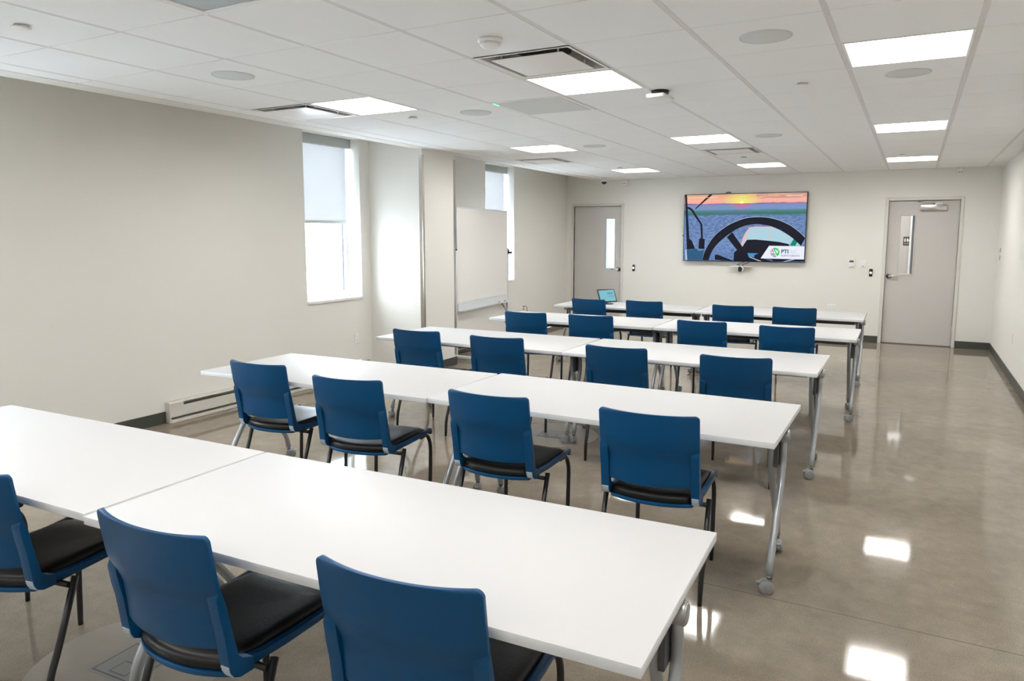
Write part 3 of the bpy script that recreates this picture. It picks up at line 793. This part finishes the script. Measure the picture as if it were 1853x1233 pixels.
TVP = {
  'bezel': [(-0.961, 0.543),(0.957, 0.541),(0.971, -0.549),(-0.939, -0.545)],
  'screen': [(-0.916, 0.539),(0.94, 0.525),(0.954, -0.527),(-0.921, -0.533)],
  'pillar': [(-0.952, 0.54),(-0.919, 0.539),(-0.889, 0.162),(-0.859, -0.181),(-0.815, -0.216),(-0.757, -0.346),(-0.896, -0.362)],
  'lowleft': [(-0.895, -0.369),(-0.739, -0.346),(-0.7, -0.381),(-0.607, -0.368),(-0.632, -0.531),(-0.89, -0.536)],
  'whitestrip': [(-0.922, -0.36),(-0.902, -0.365),(-0.884, -0.533),(-0.915, -0.534)],
  'wiper': [(-0.548, 0.536),(-0.496, 0.534),(-0.765, 0.304),(-0.778, 0.313)],
  'arm': [(-0.935, 0.349),(-0.856, 0.332),(-0.807, 0.29),(-0.744, 0.19),(-0.651, 0.055),(-0.632, -0.168),(-0.664, -0.168),(-0.68, 0.049),(-0.773, 0.179),(-0.836, 0.273),(-0.879, 0.303),(-0.934, 0.322)],
  'armblock': [(-0.696, -0.186),(-0.661, -0.162),(-0.601, -0.191),(-0.602, -0.35),(-0.701, -0.345)],
  'wheel_o': [(-0.632, -0.534),(-0.6, -0.403),(-0.539, -0.273),(-0.461, -0.156),(-0.382, -0.074),(-0.292, -0.005),(-0.191, 0.058),(-0.09, 0.103),(0.021, 0.142),(0.132, 0.161),(0.264, 0.165),(0.374, 0.156),(0.462, 0.138),(0.549, 0.113),(0.626, 0.081),(0.713, 0.037),(0.789, -0.013),(0.877, -0.085),(0.955, -0.162)],
  'wheel_i': [(-0.525, -0.532),(-0.499, -0.437),(-0.444, -0.331),(-0.371, -0.243),(-0.309, -0.184),(-0.231, -0.12),(-0.152, -0.063),(-0.086, -0.023),(0.003, 0.017),(0.092, 0.042),(0.225, 0.055),(0.313, 0.046),(0.412, 0.027),(0.5, -0.002),(0.577, -0.039),(0.676, -0.097),(0.753, -0.152),(0.83, -0.22),(0.896, -0.286)],
  'spoke': [(-0.241, -0.155),(-0.163, -0.074),(0.016, -0.315),(0.111, -0.463),(0.326, -0.541),(-0.124, -0.538),(-0.118, -0.397),(-0.073, -0.362)],
  'cab': [(-0.02, -0.281),(0.01, -0.166),(0.052, -0.074),(0.105, -0.006),(0.204, 0.011),(0.456, 0.01),(0.577, -0.041),(0.687, -0.108),(0.797, -0.185),(0.896, -0.286),(0.414, -0.291),(0.004, -0.315)],
  'cabline': [(0.446, 0.006),(0.462, 0.006),(0.421, -0.192),(0.405, -0.189)],
  'cabedge': [(-0.02, -0.281),(0.01, -0.166),(0.052, -0.074),(0.105, -0.0),(0.204, 0.016),(0.456, 0.015),(0.457, 0.002),(0.205, -0.006),(0.122, -0.02),(0.08, -0.097),(0.051, -0.2),(0.004, -0.303)],
  'dash': [(0.004, -0.315),(0.052, -0.234),(0.079, -0.194),(0.212, -0.19),(0.367, -0.204),(0.564, -0.225),(0.715, -0.258),(0.732, -0.288),(0.425, -0.291),(0.302, -0.488),(0.1, -0.469)],
  'green': [(0.786, -0.18),(0.841, -0.229),(0.812, -0.287),(0.73, -0.28)],
  'blue': [(0.092, -0.406),(0.265, -0.409),(0.2, -0.439),(0.201, -0.475),(0.111, -0.463)],
  'lowdark': [(0.1, -0.465),(0.301, -0.485),(0.956, -0.496),(0.956, -0.527),(0.326, -0.539)],
  'knee': [(-0.428, -0.448),(-0.387, -0.436),(-0.136, -0.531),(-0.118, -0.542),(-0.425, -0.524)],
  'streak1': [(0.112, -0.469),(0.14, -0.468),(0.32, -0.534),(0.281, -0.534)],
  'streak2': [(0.301, -0.477),(0.467, -0.503),(0.495, -0.534),(0.457, -0.525)],
  'streak3': [(0.768, -0.497),(0.832, -0.496),(0.674, -0.535),(0.641, -0.533)],
  'card': [(0.422, -0.287),(0.951, -0.292),(0.951, -0.495),(0.3, -0.488)],
  'leaf': [(0.48, -0.33),(0.508, -0.316),(0.537, -0.322),(0.566, -0.338),(0.584, -0.37),(0.583, -0.405),(0.572, -0.432),(0.554, -0.449),(0.542, -0.437),(0.521, -0.396)],
  'leafv': [(0.512, -0.344),(0.531, -0.341),(0.547, -0.383),(0.559, -0.353),(0.569, -0.353),(0.555, -0.41),(0.543, -0.403)],
  'r1': [(0.438, -0.387),(0.444, -0.374),(0.453, -0.391),(0.447, -0.395)],
  'r2': [(0.449, -0.362),(0.457, -0.353),(0.474, -0.39),(0.464, -0.393)],
  'r3': [(0.462, -0.342),(0.469, -0.331),(0.503, -0.391),(0.49, -0.393)],
  'b1': [(0.446, -0.407),(0.513, -0.406),(0.513, -0.416),(0.45, -0.417)],
  'b2': [(0.456, -0.426),(0.526, -0.425),(0.53, -0.435),(0.461, -0.436)],
  'b3': [(0.478, -0.448),(0.535, -0.449),(0.538, -0.459),(0.491, -0.46)],
  'PTI_box': [(0.606, -0.343),(0.711, -0.342),(0.714, -0.402),(0.609, -0.403)],
  'ND_box': [(0.607, -0.425),(0.884, -0.421),(0.885, -0.45),(0.609, -0.454)],
  'sun': [(-0.028, 0.387)],
  'textL': [(-0.91, 0.515),(-0.332, 0.473)],
  'textM': [(-0.06, 0.505),(0.064, 0.476)],
  'textR': [(0.634, 0.507),(0.901, 0.471)],
  'sm': [(0.728, -0.346),(0.841, -0.345),(0.731, -0.373),(0.886, -0.371),(0.73, -0.395),(0.825, -0.394)],
}

SM = [screen_mat(), em8('px_dark', 22, 23, 38), em8('px_steel', 45, 92, 130), em8('px_pale', 190, 205, 225), em8('px_sky', 175, 210, 225), em8('px_peach', 225, 190, 185),
      em8('px_teal', 10, 135, 110), em8('px_blue', 75, 145, 200), em8('px_white', 236, 238, 250), em8('px_green', 38, 205, 100), em8('px_red', 205, 60, 110), em8('px_navy', 18, 50, 95),
      em8('px_faint', 190, 215, 228), em8('px_slate', 90, 110, 150), em8('px_text', 240, 225, 225)]
bm = nb(); box(bm, -.952, .952, -.0885, -.087, -.538, .535)
lay = [0]
def flat(poly, mi, step=None):
    lay[0] += 1; y = -.0885-.00006*lay[0]
    vs = [bm.verts.new((p[0], y, p[1])) for p in poly]
    bm.faces.new(vs).material_index = mi
def strip(a, b, mi):
    lay[0] += 1; y = -.0885-.00006*lay[0]
    A = [bm.verts.new((p[0], y, p[1])) for p in a]; B = [bm.verts.new((p[0], y, p[1])) for p in b]
    n = min(len(A), len(B))
    for i in range(n-1): bm.faces.new((A[i], A[i+1], B[i+1], B[i])).material_index = mi
flat(TVP['cab'], 4); flat(TVP['cabedge'], 5); flat(TVP['cabline'], 5); flat(TVP['green'], 6)
flat(TVP['dash'], 1); flat(TVP['blue'], 7); flat(TVP['knee'], 1)
flat(TVP['lowleft'], 2); flat(TVP['pillar'], 1); flat(TVP['whitestrip'], 3); flat(TVP['wiper'], 1); flat(TVP['arm'], 1); flat(TVP['armblock'], 1)
# thin sky highlights along the outside of the rim
def smooth(P):
    out = []
    for i in range(len(P)-1):
        p0, p1, p2, p3 = P[max(0, i-1)], P[i], P[i+1], P[min(len(P)-1, i+2)]
        for k in range(4):
            t = k/4; out.append(tuple(.5*(2*p1[c]+(p2[c]-p0[c])*t+(2*p0[c]-5*p1[c]+4*p2[c]-p3[c])*t*t+(3*p1[c]-p0[c]-3*p2[c]+p3[c])*t**3) for c in (0, 1)))
    return out+[P[-1]]
wo, wi = smooth(TVP['wheel_o']), smooth(TVP['wheel_i'])
strip([(x, z+.007) for x, z in wo], wo, 3)
strip(wo, wi, 1); flat(TVP['spoke'], 1); flat(TVP['lowdark'], 1)
flat(TVP['streak1'], 3); flat(TVP['streak2'], 13); flat(TVP['streak3'], 3)
flat(TVP['card'], 8); flat(TVP['leaf'], 9); flat(TVP['leafv'], 8)
for k in ('r1', 'r2', 'r3'): flat(TVP[k], 10)
for k in ('b1', 'b2', 'b3'): flat(TVP[k], 11)
rnd = random.Random(3)
def words(x0, x1, z, hgt, mi, lens):
    x = x0
    for L_ in lens:
        if x+L_ > x1: break
        q = x
        while q < x+L_-.004:
            w_ = .005+rnd.random()*.004; flat([(q, z), (q+w_, z), (q+w_, z+hgt*(.6+.4*rnd.random())), (q, z+hgt*.7)], mi); q += w_+.003
        x += L_+.014
words(.728, .90, -.363, .013, 12, (.11,)); words(.728, .90, -.384, .013, 12, (.10, .06)); words(.728, .90, -.404, .013, 12, (.09,))
words(-.90, -.34, .484, .016, 14, (.10, .16, .05, .14, .06)); words(-.055, .07, .486, .016, 14, (.045, .03)); words(.64, .90, .484, .016, 14, (.09, .03, .11))
obj('screen', bm, SM, tv)
def text(body, size, m, parent, loc, rot=(PI/2, 0, 0), width=None, align='LEFT', ext=.0003, bold=0, name='lettering'):
    cu = bpy.data.curves.new(name, 'FONT'); cu.body = body; cu.size = size; cu.extrude = ext; cu.align_x = align; cu.offset = bold
    o = bpy.data.objects.new(name, cu); COL.objects.link(o); bpy.context.view_layer.update()
    me = bpy.data.meshes.new_from_object(o.evaluated_get(bpy.context.evaluated_depsgraph_get())); bpy.data.objects.remove(o); bpy.data.curves.remove(cu)
    me.materials.clear(); me.materials.append(m)
    if width:
        xs = [v.co.x for v in me.vertices]; k = width/(max(xs)-min(xs))
        for v in me.vertices: v.co.x *= k
    o = bpy.data.objects.new(name, me); COL.objects.link(o); o.parent = parent; o.location = loc; o.rotation_euler = rot
    return o
text('PTI', .082, SM[11], tv, (.606, -.0945, -.402), width=.106, bold=.002)
text('NORTH DAKOTA', .038, SM[11], tv, (.608, -.0945, -.452), width=.275)

# conference camera on its shelf below the television
v = thing('conference_camera', 'white video camera with black lens on a thin white shelf below the television', 'camera', (-2.46, YB-.002, 1.105))
bm = nb(); box(bm, -.165, .165, -.11, 0, .0, .012); obj('shelf', bm, M['wplastic'], v, bevel=.004)
bm = nb(); tube(bm, [(0, -.05, -.036), (0, -.135, -.036)], .046, 28); box(bm, -.035, .035, -.11, -.03, -.02, .0); obj('body', bm, M['wplastic'], v, bevel=.006)
bm = nb()
prof = []
for k in range(28):
    a = 2*PI*k/28; prof.append((.030*math.cos(a), -.036+.018*math.copysign(1, math.sin(a))*(abs(math.sin(a)) > .01)+.024*math.sin(a)))
prism(bm, prof, 'y', -.139, -.134); obj('lens_face', bm, M['blackp'], v)
bm = nb(); tube(bm, bend([(.02, -.05, .012), (.03, -.06, .045), (.10, -.05, .060), (.12, -.03, .078)], .03), .005, 8); tube(bm, bend([(-.02, -.05, .012), (-.05, -.06, .03), (-.08, -.05, .03), (-.02, -.05, .05), (.04, -.04, .078)], .03), .004, 8)
obj('cable', bm, M['blackp'], v)

# ------------------------------------------------------------------ wall devices
v = thing('thermostat', 'white thermostat with dark display on the far wall left of the light switch', 'thermostat', (-.832, YB, 1.198))
bm = nb(); box(bm, -.047, .047, -.024, 0, -.062, .058); obj('body', bm, M['wplastic'], v, bevel=.008, seg=3)
bm = nb(); box(bm, -.030, .030, -.0255, -.0235, .010, .038); obj('display', bm, M['darkg'], v)
v = thing('light_switch', 'white light switch plate on the far wall between thermostat and card reader', 'light switch', (-.671, YB, 1.178))
bm = nb(); box(bm, -.040, .040, -.006, 0, -.060, .060); obj('plate', bm, M['wplastic'], v, bevel=.003)
bm = nb(); box(bm, -.016, .016, -.010, -.005, -.033, .033); obj('rocker', bm, M['wplastic'], v, bevel=.002)
bm = nb(); box(bm, -.010, .010, -.0105, -.0095, -.030, -.022); obj('indicator', bm, M['darkg'], v)
rd = None
for x, z, lb in ((-.560, 1.056, 'black card reader with glowing ring left of the right-hand door'), (-4.305, 1.043, 'black card reader with glowing ring right of the left-hand door')):
    if rd is None:
        v = rd = thing('card_reader', lb, 'card reader', group='card readers by the doors')
        bm = nb(); box(bm, -.023, .023, -.022, 0, -.057, .057); obj('body', bm, M['blackp'], v, bevel=.009, seg=3)
        bm = nb(); mx = Matrix.Translation((0, -.0235, 0)) @ Matrix.Rotation(PI/2, 4, 'X'); lathe(bm, [(.009, 0), (.015, 0), (.015, .001), (.009, .001)], 24, mx=mx, close=False); obj('ring_light', bm, M['bled'], v)
    else: v = copy_tree(rd); v['label'] = lb
    v.location = (x, YB, z)
def outlet(loc, rot, lb, gang=1, plug=False):
    v = thing('power_outlet', lb, 'outlet', loc, rot)
    w_ = .036+.023*(gang-1)
    bm = nb(); box(bm, -w_, w_, -.006, 0, -.058, .058); obj('plate', bm, M['wplastic'], v, bevel=.003)
    for g in range(gang):
        gx = (g-(gang-1)/2)*.046
        for s in (-1, 1):
            bm = nb(); box(bm, gx-.016, gx+.016, -.008, -.005, s*.020-.014, s*.020+.014)
            for q in (-.007, .007): box(bm, gx+q-.0015, gx+q+.0015, -.0083, -.0078, s*.020-.002, s*.020+.008, mi=1)
            obj('socket', bm, [M['red'] if plug else M['wplastic'], M['darkg']], v)
    if plug:
        bm = nb(); tube(bm, bend([(.0, -.01, .022), (.0, -.045, .024), (.02, -.06, .01), (.05, -.05, -.08), (.03, -.03, -.30)], .03), .0045, 8); obj('plug_cord', bm, M['blackp'], v)
    return v
outlet((-1.08, YB, .500), 0, 'double white power outlet low on the far wall below the thermostat', 2)
outlet((XL, 6.29, .434), PI/2, 'white power outlet low on the window wall between window and pilaster')
outlet((XL2, 10.40, .425), PI/2, 'outlet with red sockets and a black cord, beyond the whiteboard', 1, True)
outlet((XR, 9.62, .464), -PI/2, 'white power outlet low on the right-hand wall')
v = thing('light_switch', 'double white switch plate on the right-hand wall near the far corner', 'light switch', (XR, 11.58, 1.368), -PI/2)
bm = nb(); box(bm, -.038, .038, -.006, 0, -.11, .11); obj('plate', bm, M['wplastic'], v, bevel=.003)
for s in (-1, 1):
    bm = nb(); box(bm, -.014, .014, -.011, -.005, s*.05-.032, s*.05+.032); obj('rocker', bm, M['darkg'], v, bevel=.002)
v = thing('restroom_sign', 'black restroom sign with white figures seen through the right-hand door pane', 'sign', (-.128, 14.395, 1.52)); v.scale = (.66, .66, .66)
bm = nb(); box(bm, -.085, .085, -.008, 0, -.115, .115); obj('sign_plate', bm, M['blackp'], v, bevel=.002, seg=1)
bm = nb()
mxh = lambda x, z: Matrix.Translation((x, -.0085, z)) @ Matrix.Rotation(PI/2, 4, 'X')
for x in (-.045, .012): lathe(bm, [(.010, 0), (.010, .001)], 14, mx=mxh(x, .070))
prism(bm, [(-.055, .055), (-.035, .055), (-.024, .012), (-.036, .012), (-.038, -.028), (-.052, -.028), (-.054, .012), (-.066, .012)], 'y', -.0095, -.0085)
prism(bm, [(-.004, .055), (.028, .055), (.032, .012), (.022, .012), (.020, -.028), (.004, -.028), (.002, .012), (-.008, .012)], 'y', -.0095, -.0085)
lathe(bm, [(.007, 0), (.007, .001)], 14, mx=mxh(.048, .045))
prism(bm, [(.040, .035), (.052, .035), (.055, .008), (.070, -.012), (.062, -.020), (.046, .0), (.038, .0)], 'y', -.0095, -.0085)
lathe(bm, [(.018, 0), (.022, 0), (.022, .001), (.018, .001)], 20, mx=mxh(.050, -.008), close=False)
obj('pictogram', bm, M['wplastic'], v)
text('RESTROOM', .026, M['wplastic'], v, (-.062, -.009, -.078), width=.124)

# ------------------------------------------------------------------ baseboard heaters
def heater(x, y0, y1, lb):
    L_ = y1-y0; v = thing('baseboard_heater', lb, 'heater', (x, y0, 0), group='cream baseboard heaters')
    d = .062; H = .182
    bm = nb(); prism(bm, [(0, .002), (d, .002), (d+.002, .02), (d, H-.012), (d-.012, H), (0, H)], 'y', 0, .012); obj('end_cap', bm, M['beige'], v, bevel=.003)
    bm = nb(); prism(bm, [(0, .002), (d, .002), (d, H-.012), (d-.012, H), (0, H)], 'y', L_-.012, L_); obj('end_cap', bm, M['beige'], v, bevel=.003)
    bm = nb(); prism(bm, [(d-.004, .052), (d, .052), (d, H-.012), (d-.012, H), (d-.014, H-.003), (d-.004, H-.013)], 'y', .012, .135); box(bm, 0, d-.014, .012, .135, H-.004, H)
    prism(bm, [(d-.004, .052), (d, .052), (d, .142), (d-.004, .142)], 'y', .135, L_-.012); obj('front_cover', bm, M['beige'], v)
    bm = nb(); box(bm, 0, d-.006, .135, L_-.012, H-.004, H); prism(bm, [(d-.006, H-.004), (d-.006, H), (d-.002, H-.012), (d-.005, H-.013)], 'y', .135, L_-.012); box(bm, 0, .004, .012, L_-.012, .002, H); obj('back_panel', bm, M['beige'], v)
    bm = nb(); prism(bm, [(.0, .003), (d+.006, .003), (d+.006, .020), (d-.01, .026), (.006, .03)], 'y', .012, L_-.012); obj('bottom_rail', bm, M['beige'], v)
    bm = nb(); box(bm, .004, d-.012, .012, L_-.012, .060, .140); obj('heating_element', bm, M['fin'], v)
heater(XL, 3.868, 6.45, 'long cream baseboard heater on the window wall near the camera')
heater(XL2, 7.62, 10.3, 'cream baseboard heater on the far window wall behind the whiteboard')

# ------------------------------------------------------------------ mobile whiteboard
wb = thing('whiteboard', 'mobile whiteboard on a grey frame standing beside the pilaster', 'whiteboard', (-5.20, 9.145, 0), R(90+6.6))
# local x runs from the right-hand post (0) back towards the camera (-1.56); local -y faces the room
L_ = 1.60
bm = nb(); box(bm, -L_+.012, -.012, -.011, .011, .762, 1.936); obj('board_panel', bm, M['board'], wb)
bm = nb(); f = .014
box(bm, -L_, -L_+f, -.014, .014, .745, 1.950); box(bm, -f, 0, -.014, .014, .745, 1.950); box(bm, -L_+f, -f, -.014, .014, .745, .765); box(bm, -L_+f, -f, -.014, .014, 1.934, 1.950)
obj('board_frame', bm, M['alum'], wb, bevel=.003, seg=1)
bm = nb(); box(bm, -L_+.01, -.01, -.02, .01, .655, .745); obj('cross_rail', bm, M['alum'], wb, bevel=.003, seg=1)
bm = nb(); box(bm, -L_+.02, -.02, -.085, -.02, .650, .656); box(bm, -L_+.02, -.02, -.088, -.083, .650, .670); obj('pen_tray', bm, M['alum'], wb, bevel=.002, seg=1)
bm = nb(); box(bm, -L_+.02, -.03, -.004, .004, .20, .655); obj('lower_panel', bm, M['board'], wb)
for x in (.022, -L_-.022):
    bm = nb(); box(bm, x-.016, x+.016, -.018, .018, .09, 1.42); obj('post', bm, M['alum'], wb, bevel=.003, seg=1)
    if x < 0: bm = nb(); box(bm, x-.017, x+.017, -.019, .019, 1.41, 1.43); obj('post_cap', bm, M['blackp'], wb)
    if x < 0: pass
    else: bm = nb(); tube(bm, [(x-.005, -.02, 1.355), (x+.005, -.075, 1.355)], .017, 14); tube(bm, [(x, -.018, 1.33), (x, -.024, 1.40)], .012, 10); obj('clamp_knob', bm, M['blackp'], wb)
    bm = nb(); box(bm, x-.018, x+.018, -.30, .26, .065, .095)
    ft = obj('foot', bm, M['alum'], wb, bevel=.004, seg=1)
    for yy in (-.27, .23):
        bm = caster_bm(R(40)); c = obj('caster', bm, [M['blackp'], M['blackp'], M['blackp']], ft); c.scale = (.72, .72, .72); c.location = (x, yy, 0)
bm = nb(); tube(bm, [(-.24, -.03, .64), (.0, -.25, .14)], .010, 10); tube(bm, [(-.20, -.02, .64), (.012, -.20, .14)], .006, 8); obj('brace', bm, M['silverd'], wb)
for k, (x, m1, lb) in enumerate(((-.30, 'red', 'red-capped marker on the whiteboard tray'), (-.10, 'green', 'green-capped marker on the whiteboard tray'))):
    a = R(90+6.6); px = -5.20+x*math.cos(a)-(-.052)*math.sin(a); py = 9.145+x*math.sin(a)+(-.052)*math.cos(a)
    v = thing('marker', lb, 'marker', (px, py, .665), a, group='dry erase markers')
    bm = nb(); tube(bm, [(-.055, 0, 0), (.035, 0, 0)], .0085, 12); obj('barrel', bm, M['wplastic'], v)
    bm = nb(); tube(bm, [(-.095, 0, 0), (-.055, 0, 0)], .0095, 12); obj('cap', bm, M[m1], v)
bm = nb(); box(bm, -.028, .028, -.055, .055, 0, .022)
tag(obj('board_eraser', bm, M['blackp'], bevel=.004, loc=(XL2-.07, 9.86, SILL+.003), rotz=R(8)), 'black eraser lying on the sill of the far window', 'eraser')

# ------------------------------------------------------------------ tablet on its stand
v = thing('tablet', 'tablet with light blue screen on a black stand at the farthest table', 'tablet', (-3.37, 8.54, .7402), R(60))
mx = Matrix.Translation((0, .0, .022)) @ Matrix.Rotation(R(-24), 4, 'X')
bm = nb(); box(bm, -.135, .135, -.006, .006, 0, .175, mx=mx); obj('body', bm, M['blackp'], v, bevel=.003)
bm = nb(); box(bm, -.121, .121, -.0068, -.0058, .014, .161, mx=mx, mi=0)
for k, (cx_, c_) in enumerate(((.02, 1), (.05, 2), (.08, 3))):
    box(bm, cx_-.010, cx_+.010, -.0073, -.0068, .106, .126, mx=mx, mi=c_); box(bm, cx_+.012-.007, cx_+.012+.007, -.0073, -.0068, .072, .084, mx=mx, mi=3)
obj('display', bm, [em8('tablet_cyan', 125, 190, 205), em8('tablet_brown', 110, 120, 95), em8('tablet_blue', 60, 120, 190), em8('tablet_teal', 60, 140, 145)], v)
bm = nb(); lathe(bm, [(.075, 0), (.075, .006), (.068, .010), (.02, .012)], 28, mx=Matrix.Translation((-.01, .01, 0))); tube(bm, [(-.01, .03, .01), (-.01, .075, .09)], .012, 10)
obj('stand', bm, M['blackp'], v)

# ------------------------------------------------------------------ floor boxes
for x, y, lb in ((-2.49, 5.14, 'flush floor box with grey lid under the middle row of tables'), (-2.49, 1.55, 'flush floor box with grey lid at lower left below the nearest chair')):
    v = thing('floor_box', lb, 'floor box', (x, y, 0), R(3), group='flush floor boxes')
    bm = nb(); lathe(bm, [(.36, -.01), (.36, .0008)], 48); obj('cement_patch', bm, M['patch'] if 'patch' in M else M.setdefault('patch', mat('cement_patch', (.27, .24, .205), .3, var=.1, scale=12)), v)
    bm = nb(); box(bm, -.115, .115, -.105, .105, -.01, .0022); obj('frame', bm, M['alum2'] if 'alum2' in M else M.setdefault('alum2', mat('grey_floor_box', (.23, .235, .235), .35, metal=.3)), v, bevel=.001, seg=1)
    bm = nb(); box(bm, -.103, .103, -.093, .093, .0, .0026); box(bm, -.035, .05, -.075, -.005, .0, .0032); obj('seal', bm, M['darkg'], v)
    bm = nb(); box(bm, -.098, .098, -.088, .088, .0, .003); box(bm, -.031, .046, -.071, -.009, .0, .0036); obj('lid', bm, M['alum2'], v, bevel=.0008, seg=1)

# ------------------------------------------------------------------ light and camera
w = bpy.data.worlds.new('sky'); SC.world = w; w.use_nodes = True
bg = w.node_tree.nodes['Background']; bg.inputs[0].default_value = (.80, .91, 1.0, 1); bg.inputs[1].default_value = WORLD
def lamp(name, loc, size, power, col):
    d = bpy.data.lights.new(name, 'AREA'); d.size = size; d.energy = power; d.color = col
    o = bpy.data.objects.new(name, d); COL.objects.link(o); o.location = loc; return o
lamp('corridor_lamp', (-.8, 13.3, 2.70), .6, 26, (1, .93, .86))
lamp('vestibule_fill', (-4.6, 13.3, 2.70), .6, 17, (.85, .96, 1))  # added area light in place of outdoor light reaching the vestibule

cam = bpy.data.cameras.new('camera'); co = bpy.data.objects.new('camera', cam); COL.objects.link(co)
yaw, pit, rol = 0.4918577600679695, 0.11932896992396481, -0.0025423005686073356
fw = Vector((-math.sin(yaw)*math.cos(pit), math.cos(yaw)*math.cos(pit), -math.sin(pit))); rt = Vector((math.cos(yaw), math.sin(yaw), 0)); dn = fw.cross(rt)
r2 = rt*math.cos(rol)+dn*math.sin(rol); d2 = -rt*math.sin(rol)+dn*math.cos(rol)
mw = Matrix(((r2.x, -d2.x, -fw.x, 0), (r2.y, -d2.y, -fw.y, 0), (r2.z, -d2.z, -fw.z, 1.595), (0, 0, 0, 1)))
co.matrix_world = mw
cam.sensor_width = 36; cam.sensor_fit = 'HORIZONTAL'; cam.lens = 1309.947/1853*36
cam.shift_x = -(949.286-926.5)/1853; cam.shift_y = -(616.5-583.972)/1853
cam.clip_start = .02; cam.clip_end = 100
SC.camera = co
vs = SC.view_settings; vs.view_transform = 'Standard'; vs.look = 'None'; vs.exposure = EXPO; vs.gamma = 1; vs.use_curve_mapping = False
SC.cycles.max_bounces = 8; SC.cycles.diffuse_bounces = 5; SC.cycles.glossy_bounces = 4; SC.cycles.transparent_max_bounces = 8
SC.cycles.sample_clamp_indirect = 8
